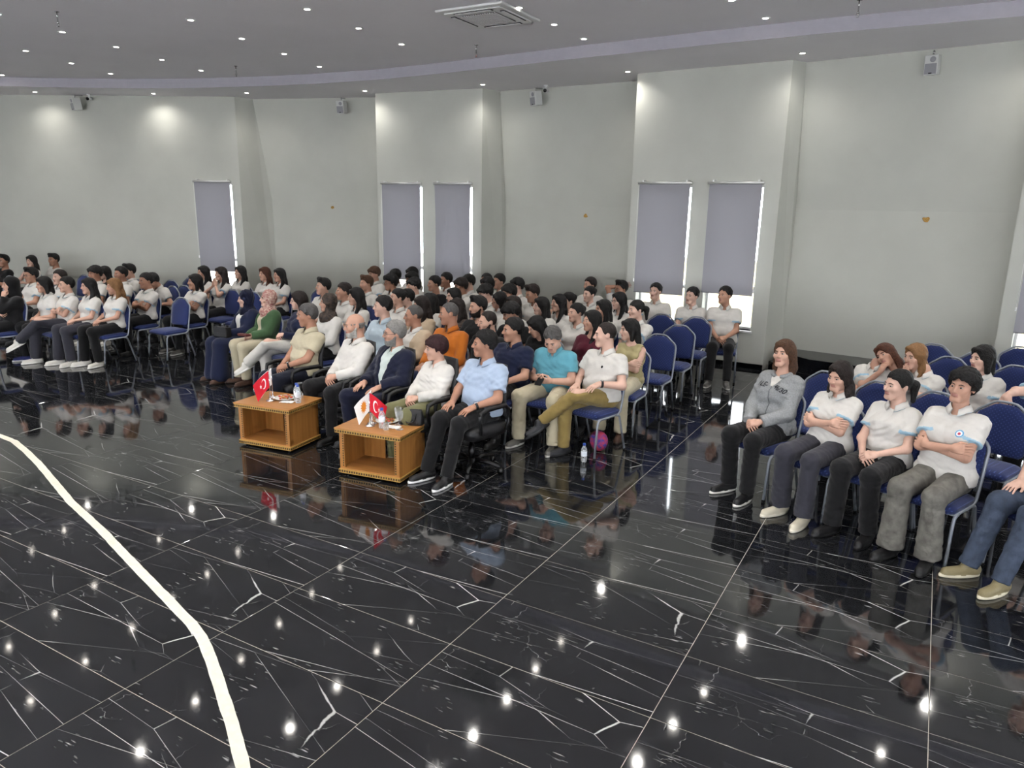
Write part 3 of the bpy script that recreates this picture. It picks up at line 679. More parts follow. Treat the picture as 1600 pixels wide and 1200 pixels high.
def star(b, c, r, y, rot, m):
    P = []
    for k in range(10):
        a_ = rot + math.pi*k/5; q = r if k % 2 == 0 else r*.38; P.append((c[0]+q*math.cos(a_), y, c[1]+q*math.sin(a_)))
    b.add(P, [tuple(range(10))], m); b.add(P, [tuple(range(10))[::-1]], m)
def flag(pos, rz, kind, lab):
    t = empty('table_flag', pos, R(rz)); t.scale = (1.4, 1.4, 1.4); tag(t, lab, 'flag')
    MB().lathe([(.001, 0), (.032, 0), (.032, .004), (.012, .012), (.005, .02), (.004, .05)], 18).build('stand_base', M_steel, t, True)
    MB().tube([(0, 0, .04), (0, 0, .235)], .0028, 8).build('pole', M_steel, t, True)
    red = mat('flag_red', '#d0132b', .7); wh = mat('flag_white', '#f2f0ee', .7); org = mat('flag_orange', '#e08a2a', .7)
    # cloth hangs diagonally from the pole top, gathered in folds
    n1, n2 = 14, 12; V = []
    def pt(u, v, off=0.):   # u along fly 0..1, v down hoist 0..1
        x = .115*u*(1-.25*v); z = .228 - .125*v - .085*u - .02*u*u; y = .010*math.sin(u*7 + v*2)*u + off
        return (x, y, z)
    for sgn in (0, 1):
        for j in range(n2+1):
            for i in range(n1+1): V.append(pt(i/n1, j/n2, .0008*(1 if sgn else -1)))
    nn = (n1+1)*(n2+1); F = []
    for j in range(n2):
        for i in range(n1):
            q = j*(n1+1)+i; F.append((q, q+n1+1, q+n1+2, q+1)); F.append((nn+q+1, nn+q+n1+2, nn+q+n1+1, nn+q))
    MB().add(V, F).build('flag_cloth', red if kind == 'tr' else wh, t, True)
    e = MB()
    for off in (-.0022, .0022):
        if kind == 'tr':
            oc = []; ic = []
            for k in range(19):
                a_ = R(40) + R(280)*k/18; oc.append((.38 + .15*math.cos(a_), .5 + .30*math.sin(a_))); ic.append((.415 + .118*math.cos(a_), .5 + .235*math.sin(a_)))
            P = [pt(u, v, off) for u, v in oc] + [pt(u, v, off) for u, v in ic]; F = [(k, k+1, 19+k+1, 19+k) for k in range(18)]
            e.add(P, F, 0); P = []
            for k in range(10):
                a_ = math.pi*k/5 + math.pi; q = 1 if k % 2 == 0 else .38; P.append(pt(.60 + .075*q*math.cos(a_), .5 + .15*q*math.sin(a_), off))
            e.add(P, [tuple(range(10))], 0)
        else:
            P = []
            for k in range(28):
                a_ = 2*math.pi*k/28; q = 1 if k % 2 else .62; P.append(pt(.5 + .2*q*math.cos(a_), .5 + .36*q*math.sin(a_), off))
            e.add(P, [tuple(range(28))], 0)
    e.build('crescent_and_star' if kind == 'tr' else 'sun_emblem', wh if kind == 'tr' else org, t)
flag(on_table(TA, -.05, -.06), -131, 'tr', 'small red flag with white crescent and star on the far table')
flag(on_table(TA, -.11, .05), -140, 'w', 'small white table flag behind the red flag on the far table')
plate(on_table(TA, .04, .06), 'white plate of biscuits and nuts on the far table', 1)
goblet(on_table(TA, .155, .155), 'upturned stemmed glass on the far table', True)
bottle(on_table(TA, .20, .05), 'blue-capped water bottle on the far table, left of two'); bottle(on_table(TA, .255, .0), 'blue-capped water bottle on the far table, right of two')
napkin(on_table(TA, .14, -.03), .4, 'folded white paper napkin on the far table')
flag(on_table(TBp, -.10, -.02), -131, 'w', 'small white flag with orange sun emblem on the nearer table')
flag(on_table(TBp, -.075, -.09), 45, 'tr', 'small red flag with white crescent and star on the nearer table')
plate(on_table(TBp, .0, .09), 'white plate of snacks on the nearer table', 2)
bottle(on_table(TBp, .06, -.10), 'blue-capped water bottle on the nearer table')
goblet(on_table(TBp, -.17, .12), 'upturned stemmed glass at the back of the nearer table', True)
goblet(on_table(TBp, .135, .06), 'stemmed glass beside the plate on the nearer table'); goblet(on_table(TBp, .225, -.07), 'stemmed glass at the corner of the nearer table')
tumbler(on_table(TBp, .12, -.13), 'small clear tumbler near the table edge'); napkin(on_table(TBp, .14, -.04), .2, 'crumpled white paper napkin on the nearer table')
hb = empty('handbag', on_table(TBp, .235, .13), R(20)); tag(hb, 'black leather handbag standing on the nearer table', 'handbag')
b = MB(); V = []
for (z, wx, wy) in ((0, .115, .05), (.01, .12, .055), (.08, .115, .045), (.13, .105, .025), (.14, .10, .015)):
    for k in range(20):
        a_ = 2*math.pi*k/20; cx_, sy_ = math.cos(a_), math.sin(a_); V.append((wx*math.copysign(abs(cx_)**.4, cx_), wy*math.copysign(abs(sy_)**.4, sy_), z))
F = [tuple(range(20))[::-1], tuple(range(80, 100))] + [(j*20+k, j*20+(k+1) % 20, (j+1)*20+(k+1) % 20, (j+1)*20+k) for j in range(4) for k in range(20)]
b.add(V, F).build('bag_body', M_leather, hb, True)
MB().tube([(-.06, -.045, .11), (-.05, -.060, .06), (-.02, -.066, .03), (.02, -.066, .03), (.05, -.060, .06), (.06, -.045, .11)], .006, 8).build('handle', M_leather, hb, True)
MB().box((-.1, -.012, .139), (.1, .012, .143)).build('clasp', M_dark, hb)
bottle((-2.77, 6.33, 0), 'clear water bottle standing on the floor under the khaki man')
# colourful cloth bag under a chair
b = MB(); b.sphere((0, 0, .11), (.10, .07, .11), 14, 10); o = b.build('cloth_bag', mat('printed_cloth', '#2b3f8f', .8, col2='#c23a4a', nscale=28), None, True); o.location = (-2.78, 6.72, 0); tag(o, 'red and blue patterned cloth bag under the khaki man\'s chair', 'bag')
PEOPLE=[
 ('L1', -12.244, 5.9, 1.132, -5, 'person in black hooded top with a hand on the chin, leftmost of the front row', {'g': 'f', 'b': 1.15, 'h': ('hood', 'blackcloth'), 't': ('long', 'black'), 'l': 'black', 'a': 'chinL', 'sh': 'navy'}),
 ('L2', -11.905, 6.2, 1.13, -5, 'student with dark shoulder-length bob bent forward, hands between the knees', {'g': 'f', 'b': 1.1, 'h': ('bob', 'black'), 't': ('polo', 'white'), 'l': 'black', 'a': 'lap', 'lean': -8, 'sh': 'navy'}),
 ('L3', -11.563, 6.36, 1.14, -5, 'short-haired student with arms folded and one leg crossed over the other', {'g': 'f', 'b': 1.0, 'h': ('short', 'black'), 't': ('polo', 'white'), 'l': 'charcoal', 'a': 'cross', 'k': 'crossL', 'sh': 'white'}),
 ('L4', -11.211, 6.5, 1.133, -3, 'student with very long dark hair, white polo and clasped hands', {'g': 'f', 'b': 0.95, 'h': ('long', 'black'), 't': ('polo', 'white'), 'l': 'charcoal', 'a': 'lap', 'sh': 'white'}),
 ('L5', -10.859, 6.7, 1.14, 0, 'student with long light-brown hair at the aisle end of the front row', {'g': 'f', 'b': 0.92, 'h': ('long', 'lightbrown'), 't': ('polo', 'white'), 'l': 'black', 'a': 'lap', 'sh': 'white'}),
 ('L6', -13.673, 6.95, 1.117, -3, 'boy with glasses and thick dark hair in white polo behind the hooded person', {'g': 'm', 'h': ('quiff', 'black'), 't': ('polo', 'white'), 'l': 'black', 'a': 'knees', 'x': ['glasses']}),
 ('L7', -13.125, 7.12, 1.094, -3, 'student in white peeking between two front-row heads', {'g': 'm', 'h': ('short', 'darkbrown'), 't': ('polo', 'white'), 'l': 'black', 'a': 'lap'}),
 ('L8', -12.714, 7.51, 1.17, -3, 'boy with a dark fringe behind the very long-haired girl', {'g': 'm', 'h': ('bowl', 'black'), 't': ('polo', 'white'), 'l': 'black', 'a': 'knees'}),
 ('L8b', -13.258, 8.0, 1.116, -3, 'girl in black sweater with long dark hair in the third row', {'g': 'f', 'h': ('long', 'black'), 't': ('long', 'black'), 'l': 'black', 'a': 'lap'}),
 ('L9', -12.353, 7.75, 1.164, -3, 'boy in white polo behind the light-brown-haired girl', {'g': 'm', 'h': ('short', 'black'), 't': ('polo', 'white'), 'l': 'black', 'a': 'knees'}),
 ('L10', -12.942, 8.3, 1.15, -3, 'dark-haired boy in white polo sitting farther back beside another boy', {'g': 'm', 'h': ('quiff', 'black'), 't': ('polo', 'white'), 'l': 'black', 'a': 'lap'}),
 ('L11', -11.255, 7.49, 1.132, -2, 'boy in white polo with folded arms beside the empty aisle chair', {'g': 'm', 'b': 0.95, 'h': ('short', 'black'), 't': ('polo', 'white'), 'l': 'black', 'a': 'cross'}),
 ('L12', -12.023, 8.15, 1.043, -2, 'student bent forward with bowed head behind the boy with folded arms', {'g': 'm', 'h': ('bowl', 'black'), 't': ('polo', 'white'), 'l': 'black', 'a': 'knees', 'lean': -22, 'pit': -30}),
 ('L13', -16.873, 8.05, 1.15, 0, 'person in black shirt covering the face with a hand at the far left wall', {'g': 'm', 'h': ('quiff', 'black'), 't': ('tee', 'black'), 'l': 'black', 'a': 'chinR'}),
 ('L14', -16.473, 8.4, 1.152, 0, 'long-haired girl by the far wall with a hand over her mouth', {'g': 'f', 'h': ('long', 'black'), 't': ('tee', 'white'), 'l': 'black', 'a': 'chinR'}),
 ('L15', -16.457, 8.85, 1.157, 0, 'boy in white V-neck shirt by the far wall', {'g': 'm', 'h': ('quiff', 'black'), 't': ('tee', 'white'), 'l': 'black', 'a': 'knees'}),
 ('L16', -10.731, 8.02, 1.104, 0, 'student with chin-length dark hair and folded arms, alone near empty chairs', {'g': 'm', 'b': 0.92, 'h': ('bob', 'black'), 't': ('polo', 'white'), 'l': 'black', 'a': 'cross', 'sh': 'grey'}),
 ('G1', -11.715, 8.95, 1.155, 2, 'girl with straight dark hair, first of five girls along the wall', {'g': 'f', 'b': 0.9, 'h': ('long', 'black'), 't': ('polo', 'white'), 'l': 'black', 'a': 'lap'}),
 ('G2', -11.076, 8.82, 1.179, 2, 'girl with wavy dark hair holding both hands to her face', {'g': 'f', 'b': 0.9, 'h': ('long', 'darkbrown'), 't': ('polo', 'white'), 'l': 'black', 'a': 'pray'}),
 ('G3', -11.287, 9.42, 1.149, 2, 'girl with long dark hair in front of the left blind, middle of five girls', {'g': 'f', 'b': 0.9, 'h': ('long', 'black'), 't': ('polo', 'white'), 'l': 'black', 'a': 'lap'}),
 ('G4', -10.596, 9.4, 1.168, 2, 'girl with reddish-brown hair beside the last of five girls', {'g': 'f', 'b': 0.9, 'h': ('long', 'auburn'), 't': ('polo', 'white'), 'l': 'black', 'a': 'lap'}),
 ('G5', -10.218, 9.4, 1.168, 2, 'girl with voluminous dark hair, last of five girls along the wall', {'g': 'f', 'b': 0.92, 'h': ('long', 'black'), 't': ('polo', 'white'), 'l': 'black', 'a': 'lap'}),
 ('C1', -8.399, 7.1, 1.094, -12, 'woman in navy headscarf and long navy dress over a white top', {'g': 'f', 'b': 1.05, 'h': ('hijab', 'navycloth'), 't': ('coat', 'navy', 'white'), 'l': 'skirt', 'a': 'lap', 'sh': 'brown', 'x': ['bag']}),
 ('C2', -8.004, 7.13, 1.122, -15, 'woman in floral headscarf and green cardigan holding a wallet', {'g': 'f', 'b': 1.1, 'h': ('hijab', 'floralcloth'), 't': ('coat', 'green', 'cream'), 'l': 'cream', 'a': 'lap', 'sh': 'brown', 'x': ['wallet']}),
 ('C3', -7.346, 7.08, 1.16, -20, 'woman with glasses, brown hair, navy blouse and white trousers, legs crossed', {'g': 'f', 'b': 1.0, 'h': ('bob', 'darkbrown'), 't': ('long', 'navy'), 'l': 'whitecloth', 'a': 'lap', 'k': 'crossL', 'x': ['glasses'], 'sh': 'white'}),
 ('C5', -6.796, 7.05, 1.172, -10, 'woman in black patterned headscarf and white shirt in the second row', {'g': 'f', 'b': 1.05, 'h': ('hijab', 'patterncloth'), 't': ('long', 'white'), 'l': 'black', 'a': 'lap'}),
 ('C12', -5.816, 6.98, 1.21, -8, 'dark-haired man in pale blue shirt behind the bald man', {'g': 'm', 'b': 1.05, 'h': ('short', 'black'), 't': ('shirt', 'paleblue'), 'l': 'navy', 'a': 'knees'}),
 ('C15', -5.312, 6.95, 1.132, -10, 'grey-haired man in beige blazer behind the man in navy suit', {'g': 'm', 'b': 1.1, 'h': ('buzz', 'grey'), 't': ('blazer', 'beige', 'white'), 'l': 'navy', 'a': 'lap'}),
 ('C17', -4.771, 6.92, 1.221, -10, 'man in orange long-sleeved shirt behind the woman in white', {'g': 'm', 'b': 1.15, 'h': ('buzz', 'grey'), 't': ('shirtlong', 'orange'), 'l': 'navy', 'a': 'knees'}),
 ('C20', -4.346, 7.08, 1.129, -8, 'balding bearded man in black T-shirt', {'g': 'm', 'b': 1.2, 'h': ('buzz', 'darkbrown'), 't': ('tee', 'black'), 'l': 'black', 'a': 'knees', 'x': ['beard_dark']}),
 ('C22', -3.825, 6.76, 1.135, -8, 'dark-haired man in navy short-sleeved shirt behind the office chairs', {'g': 'm', 'b': 1.15, 'h': ('short', 'black'), 't': ('sshirt', 'navy'), 'l': 'black', 'a': 'knees'}),
 ('C23', -3.373, 6.8, 1.106, 0, 'man in turquoise polo looking down at the phone in his hands', {'g': 'm', 'b': 1.2, 'h': ('short', 'grey'), 't': ('tee', 'turquoise'), 'l': 'cream', 'a': 'phone', 'yaw': 5, 'pit': -32, 'lean': -4, 'k': 'apart', 'sh': 'grey', 'x': ['collar']}),
 ('C24', -2.807, 6.88, 1.167, -14, 'man in white polo and khaki trousers with crossed legs', {'g': 'm', 'b': 1.15, 'h': ('buzz', 'darkbrown'), 't': ('tee', 'white'), 'l': 'khaki', 'a': 'knees', 'k': 'crossL', 'sh': 'darkgrey', 'x': ['collar', 'watchL', 'logo'], 'yaw': -42}),
 ('C25', -2.859, 7.72, 1.1, 0, 'woman in sleeveless olive top and cream trousers with folded arms', {'g': 'f', 'b': 1.0, 'h': ('bobtied', 'black'), 't': ('sleeveless', 'olive'), 'l': 'cream', 'a': 'cross', 'sh': 'brown'}),
 ('C4', -6.137, 6.05, 1.18, -14, 'grey-haired man in cream polo with clasped hands, first of the front-row guests', {'g': 'm', 'b': 1.15, 'h': ('short', 'grey'), 't': ('tee', 'cream'), 'l': 'navydark', 'a': 'lap', 'x': ['collar', 'watchL'], 'ch': 'office'}),
 ('C6', -5.338, 5.95, 1.144, -14, 'bald man with white beard and white shirt', {'g': 'm', 'b': 1.15, 'h': ('fringe', 'silver'), 't': ('shirtlong', 'white'), 'l': 'black', 'a': 'lap', 'x': ['beard_white'], 'ch': 'office', 'k': 'apart'}),
 ('C14', -4.73, 5.86, 1.128, -14, 'grey-bearded man with glasses in navy suit jacket, hands on his knees', {'g': 'm', 'b': 1.2, 'h': ('short', 'silver'), 't': ('blazer', 'suitnavy', 'paleshirt'), 'l': 'suitnavy', 'a': 'knees', 'x': ['beard_grey', 'glasses', 'watchL'], 'ch': 'office', 'k': 'apart'}),
 ('C18', -4.096, 5.72, 1.06, -12, 'woman with short dark-red hair, white blouse and olive trousers', {'g': 'f', 'b': 1.1, 'h': ('shortf', 'burgundy'), 't': ('shirtlong', 'white'), 'l': 'olive', 'a': 'lap', 'ch': 'office'}),
 ('C19', -3.557, 5.74, 1.167, -10, 'man in light blue short-sleeved shirt and black trousers, last of the front-row guests', {'g': 'm', 'b': 1.15, 'h': ('short', 'black'), 't': ('sshirt', 'lightblue'), 'l': 'black', 'a': 'knees', 'k': 'fwd', 'x': ['watchL'], 'ch': 'office', 'sh': 'blacksport'}),
 ('C7', -7.586, 8.2, 1.154, -8, 'man with greying dark hair in white shirt behind the patterned headscarf', {'g': 'm', 'h': ('short', 'darkbrown'), 't': ('shirtlong', 'white'), 'l': 'black', 'a': 'knees'}),
 ('C8', -8.289, 8.5, 1.157, -6, 'black-haired boy in front of the middle wall panel', {'g': 'm', 'h': ('quiff', 'black'), 't': ('polo', 'white'), 'l': 'black', 'a': 'lap'}),
 ('C9', -6.891, 7.7, 1.187, -6, 'girl with long dark wavy hair beside the man with greying hair', {'g': 'f', 'b': 0.92, 'h': ('long', 'black'), 't': ('polo', 'white'), 'l': 'black', 'a': 'lap'}),
 ('C10', -8.091, 9.3, 1.156, -6, 'brown-haired boy in white polo in the middle block', {'g': 'm', 'b': 0.92, 'h': ('quiff', 'brown'), 't': ('polo', 'white'), 'l': 'black', 'a': 'knees'}),
 ('C11', -9.028, 10.6, 1.18, -6, 'brown-haired boy sitting highest by the first middle blind', {'g': 'm', 'b': 0.92, 'h': ('bowl', 'brown'), 't': ('polo', 'white'), 'l': 'black', 'a': 'knees'}),
 ('C13', -6.29, 7.85, 1.209, -6, 'woman in white blouse with dark hair tied back', {'g': 'f', 'b': 1.05, 'h': ('bun', 'black'), 't': ('shirtlong', 'white'), 'l': 'black', 'a': 'lap'}),
 ('C16', -5.794, 7.75, 1.146, -6, 'woman with long brown hair in beige top behind the blazer man', {'g': 'f', 'h': ('long', 'darkbrown'), 't': ('long', 'beige'), 'l': 'black', 'a': 'lap'}),
 ('C21', -4.884, 7.72, 1.208, -6, 'young bearded man with swept-up hair in black shirt', {'g': 'm', 'b': 1.1, 'h': ('quiff', 'black'), 't': ('tee', 'black'), 'l': 'black', 'a': 'knees', 'x': ['beard_dark']}),
 ('B21', -5.504, 8.15, 1.093, -6, 'woman with long brown hair and dark patterned top behind the orange shirt', {'g': 'f', 'h': ('long', 'darkbrown'), 't': ('long', 'blackpattern'), 'l': 'black', 'a': 'lap'}),
 ('B22', -4.418, 7.8, 1.166, -4, 'black-haired person in black with bowed head', {'g': 'm', 'h': ('bowl', 'black'), 't': ('tee', 'black'), 'l': 'black', 'a': 'knees', 'pit': -20}),
 ('D1', -3.961, 7.6, 1.06, 0, 'person with long black hair in black, head turned away and bowed', {'g': 'f', 'h': ('long', 'black'), 't': ('long', 'black'), 'l': 'black', 'a': 'lap', 'pit': -25, 'lean': -10}),
 ('D13', -3.333, 7.72, 1.165, 0, 'girl in maroon T-shirt with long black hair', {'g': 'f', 'h': ('long', 'black'), 't': ('tee', 'maroon'), 'l': 'black', 'a': 'lap', 'x': ['emblem_small']}),
 ('B18', -6.711, 8.6, 1.077, -6, 'dark-haired student half hidden behind the tied-back hair', {'g': 'm', 'h': ('short', 'black'), 't': ('polo', 'white'), 'l': 'black', 'a': 'lap'}),
 ('B19', -6.133, 8.4, 1.087, -6, 'dark-haired girl in white behind the brown-haired woman in beige', {'g': 'f', 'h': ('long', 'black'), 't': ('polo', 'white'), 'l': 'black', 'a': 'lap'}),
 ('B20', -5.942, 8.7, 1.164, -6, 'black-haired girl whose face is hidden behind the orange-shirted man', {'g': 'f', 'h': ('long', 'black'), 't': ('polo', 'white'), 'l': 'black', 'a': 'lap'}),
 ('B17', -4.733, 8.3, 1.175, -4, 'girl with glasses and long brown hair in the middle block', {'g': 'f', 'h': ('long', 'darkbrown'), 't': ('polo', 'white'), 'l': 'black', 'a': 'lap', 'x': ['glasses']}),
 ('B16', -5.308, 8.9, 1.183, -4, 'girl bending her head sideways in the middle block', {'g': 'f', 'h': ('bob', 'black'), 't': ('polo', 'white'), 'l': 'black', 'a': 'lap', 'rol': 35, 'pit': -15}),
 ('D2', -4.539, 8.75, 1.126, 0, 'girl in white with long straight black hair seen from the side', {'g': 'f', 'h': ('long', 'black'), 't': ('polo', 'white'), 'l': 'black', 'a': 'lap'}),
 ('D12', -3.805, 8.3, 1.154, 0, 'girl with tied dark hair in white polo in front of the maroon girl', {'g': 'f', 'h': ('bun', 'black'), 't': ('polo', 'white'), 'l': 'black', 'a': 'lap'}),
 ('D11', -3.694, 8.9, 1.145, 0, 'girl with long dark hair and thin face in white polo', {'g': 'f', 'b': 0.9, 'h': ('long', 'black'), 't': ('polo', 'white'), 'l': 'black', 'a': 'lap'}),
 ('D14', -3.19, 8.8, 1.199, 0, 'girl with tied-back hair resting her cheek on a hand', {'g': 'f', 'h': ('ponytail', 'black'), 't': ('polo', 'white'), 'l': 'black', 'a': 'chinL'}),
 ('D5', -4.441, 9.08, 1.143, 0, 'girl covering her eyes with a hand', {'g': 'f', 'b': 0.9, 'h': ('long', 'black'), 't': ('polo', 'white'), 'l': 'black', 'a': 'chinR'}),
 ('B1', -7.809, 9.6, 1.172, -6, 'boy with curly black hair and glasses', {'g': 'm', 'h': ('curly', 'black'), 't': ('polo', 'white'), 'l': 'black', 'a': 'lap', 'x': ['glasses']}),
 ('B5', -7.228, 9.45, 1.161, -6, 'dark-haired boy in white polo below two other heads by the blind', {'g': 'm', 'h': ('bowl', 'black'), 't': ('polo', 'white'), 'l': 'black', 'a': 'knees'}),
 ('B15', -5.645, 9.15, 1.2, -6, 'student with black hair bent down in the middle block', {'g': 'm', 'h': ('bowl', 'black'), 't': ('polo', 'white'), 'l': 'black', 'a': 'knees', 'pit': -15}),
 ('B13', -5.505, 9.55, 1.164, -4, 'boy with glasses and black hair in the middle block', {'g': 'm', 'h': ('bowl', 'black'), 't': ('polo', 'white'), 'l': 'black', 'a': 'lap', 'x': ['glasses']}),
 ('D3', -5.158, 9.7, 1.186, -2, 'dark-haired boy looking down in front of the plain wall', {'g': 'm', 'h': ('quiff', 'darkbrown'), 't': ('polo', 'white'), 'l': 'black', 'a': 'lap', 'pit': -15}),
 ('D6', -4.461, 9.45, 1.14, 0, 'girl with hair tied up in white polo beside the girl covering her eyes', {'g': 'f', 'h': ('bun', 'black'), 't': ('polo', 'white'), 'l': 'black', 'a': 'lap'}),
 ('D10', -3.77, 9.65, 1.174, 0, 'girl with glasses and long dark hair near the window wall', {'g': 'f', 'h': ('long', 'black'), 't': ('polo', 'white'), 'l': 'black', 'a': 'lap', 'x': ['glasses']}),
 ('B2', -8.449, 10.5, 1.176, -6, 'dark-haired boy right behind the curly-haired boy', {'g': 'm', 'h': ('short', 'black'), 't': ('polo', 'white'), 'l': 'black', 'a': 'lap'}),
 ('B4', -7.918, 10.3, 1.155, -6, 'dark-haired boy between two heads in front of the blind', {'g': 'm', 'h': ('bowl', 'black'), 't': ('polo', 'white'), 'l': 'black', 'a': 'lap'}),
 ('B6', -7.291, 10.1, 1.146, -6, 'boy in black T-shirt with black hair between the blinds', {'g': 'm', 'b': 1.05, 'h': ('short', 'black'), 't': ('tee', 'black'), 'l': 'black', 'a': 'knees'}),
 ('B7', -7.402, 10.6, 1.166, -6, 'boy in white polo with striped collar in front of the second blind', {'g': 'm', 'h': ('short', 'black'), 't': ('polo', 'white'), 'l': 'black', 'a': 'lap'}),
 ('B8', -6.677, 10.0, 1.153, -6, 'boy with long fringe covering his face with a hand', {'g': 'm', 'h': ('bowl', 'darkbrown'), 't': ('polo', 'white'), 'l': 'black', 'a': 'chinL'}),
 ('B9', -6.866, 10.5, 1.164, -6, 'dark-haired boy behind the boy with the long fringe', {'g': 'm', 'h': ('bowl', 'black'), 't': ('polo', 'white'), 'l': 'black', 'a': 'lap'}),
 ('B11', -6.368, 10.3, 1.16, -4, 'dark-haired boy seen from behind others under the column', {'g': 'm', 'h': ('bowl', 'black'), 't': ('polo', 'white'), 'l': 'black', 'a': 'lap'}),
 ('B14', -5.909, 10.5, 1.164, -4, 'boy with thick black hair before the plain wall', {'g': 'm', 'h': ('bowl', 'black'), 't': ('polo', 'white'), 'l': 'black', 'a': 'lap'}),
 ('D7', -4.52, 10.3, 1.158, 0, 'broad girl with dark hair tied back in white polo', {'g': 'f', 'b': 1.15, 'h': ('bun', 'black'), 't': ('polo', 'white'), 'l': 'black', 'a': 'lap'}),
 ('B3', -8.608, 11.2, 1.153, -6, 'back-row boy in front of the first middle blind, dark hair', {'g': 'm', 'h': ('bowl', 'black'), 't': ('polo', 'white'), 'l': 'black', 'a': 'lap'}),
 ('B10', -7.015, 11.3, 1.114, -4, 'back-row boy of whom only dark hair shows by the column', {'g': 'm', 'h': ('short', 'black'), 't': ('polo', 'white'), 'l': 'black', 'a': 'lap'}),
 ('B12', -6.552, 11.0, 1.168, -4, 'boy in profile with short black hair in the back row beside the column', {'g': 'm', 'h': ('short', 'black'), 't': ('polo', 'white'), 'l': 'black', 'a': 'lap'}),
 ('D8', -4.998, 11.4, 1.173, 0, 'back-row boy half hidden behind the broad girl', {'g': 'm', 'h': ('short', 'darkbrown'), 't': ('polo', 'white'), 'l': 'black', 'a': 'lap'}),
 ('D9', -4.392, 11.3, 1.159, 0, 'boy with glasses raising an arm behind his head', {'g': 'm', 'h': ('quiff', 'black'), 't': ('polo', 'white'), 'l': 'black', 'a': 'behind', 'x': ['glasses']}),
 ('W1', -3.762, 11.15, 1.176, 5, 'boy sitting back before the nearer window, left of two others', {'g': 'm', 'b': 1.1, 'h': ('short', 'black'), 't': ('polo', 'white'), 'l': 'black', 'a': 'knees', 'yaw': -15}),
 ('W2', -3.117, 10.95, 1.172, 5, 'slim boy between two boys at the windows', {'g': 'm', 'b': 0.92, 'h': ('short', 'black'), 't': ('polo', 'white'), 'l': 'black', 'a': 'lap', 'yaw': -25}),
 ('W3', -2.62, 10.95, 1.219, 12, 'boy with clasped hands and crossed foot right before the window', {'g': 'm', 'b': 1.1, 'h': ('short', 'black'), 't': ('polo', 'white'), 'l': 'black', 'a': 'lap', 'yaw': -35, 'sh': 'grey', 'k': 'fwd'}),
 ('R1', -1.049, 6.7, 1.212, -24, 'girl in grey hooded sweatshirt with lettering and long brown hair', {'g': 'f', 'b': 1.05, 'h': ('longback', 'brown'), 't': ('hoodie', 'heather'), 'l': 'black', 'a': 'lap', 'sh': 'blackwhite', 'x': ['lettering'], 'yaw': 6, 'pit': 6}),
 ('R2', -0.54, 6.44, 1.12, -24, 'girl with long wavy dark hair, white polo and folded arms', {'g': 'f', 'b': 1.0, 'h': ('long', 'darkbrown'), 't': ('polo', 'white'), 'l': 'charcoal', 'a': 'cross', 'sh': 'cream', 'pit': -8, 'yaw': -4}),
 ('R3', -0.111, 6.28, 1.131, -24, 'girl with ponytail, bracelet and clasped hands between two others', {'g': 'f', 'b': 0.95, 'h': ('ponytail', 'black'), 't': ('polo', 'white'), 'l': 'black', 'a': 'lap', 'sh': 'blackstripe', 'yaw': -24}),
 ('R4', 0.296, 6.1, 1.225, -22, 'short curly-haired student with crest on polo, folded arms and frayed grey jeans', {'g': 'f', 'b': 1.08, 'h': ('curly', 'black'), 't': ('polo', 'white'), 'l': 'greyjeans', 'a': 'cross', 'sh': 'black', 'x': ['crest'], 'yaw': -6}),
 ('R5', -0.23, 8.0, 1.073, -20, 'girl tilting her head onto her neighbour, hand raised to her chin', {'g': 'f', 'h': ('long', 'auburn'), 't': ('polo', 'white'), 'l': 'black', 'a': 'chinR', 'rol': -38, 'yaw': -10, 'dx': 0.16}),
 ('R6', -0.03, 7.9, 1.095, -20, 'girl with long brown-blond hair, hands pressed to her mouth', {'g': 'f', 'h': ('long', 'lightbrown'), 't': ('polo', 'white'), 'l': 'black', 'a': 'pray', 'yaw': -20, 'dx': -0.08}),
 ('R7', 0.52, 7.95, 1.133, -20, 'girl with dark bob in white polo behind the curly-haired student', {'g': 'f', 'h': ('bob', 'black'), 't': ('polo', 'white'), 'l': 'black', 'a': 'lap', 'yaw': -30}),
 ('R8', 1.085, 7.75, 1.15, -20, 'student at the right edge resting an arm on the chair in front', {'g': 'm', 'h': ('short', 'black'), 't': ('polo', 'white'), 'l': 'black', 'a': 'reach'}),
 ('R9', 1.05, 6.02, 1.2, -45, 'student in blue jeans and tan sneakers at the right edge of the front row', {'g': 'm', 'b': 1.05, 'h': ('short', 'black'), 't': ('polo', 'white'), 'l': 'jeans', 'a': 'knees', 'k': 'fwd', 'sh': 'tan'}),
]
# ------------------------------------------------------------------ people: signed-distance bodies meshed with surface nets
def cap(P, a, b, ra, rb):
    a = np.asarray(a, np.float32); b = np.asarray(b, np.float32); d = b - a; L2 = float(d @ d) + 1e-9
    t = np.clip(((P - a) @ d) / L2, 0, 1)
    q = P - a - t[:, None] * d
    return np.sqrt(np.einsum('ij,ij->i', q, q)) - (ra + (rb - ra) * t)
def ell(P, c, r):
    c = np.asarray(c, np.float32); r = np.asarray(r, np.float32); q = (P - c) / r; k = np.sqrt(np.einsum('ij,ij->i', q, q)); return (k - 1) * float(min(r)) * np.where(k > 1, 1., 1.)
def smin(a, b, k):
    if k <= 0: return np.minimum(a, b)
    h = np.clip(.5 + .5 * (b - a) / k, 0, 1); return b + (a - b) * h - k * h * (1 - h)
def smax(a, b, k): return -smin(-a, -b, k)
def union(P, prims, k):
    d = None
    for p in prims:
        e = cap(P, *p[1:]) if p[0] == 'c' else ell(P, *p[1:])
        d = e if d is None else smin(d, e, k)
    return d
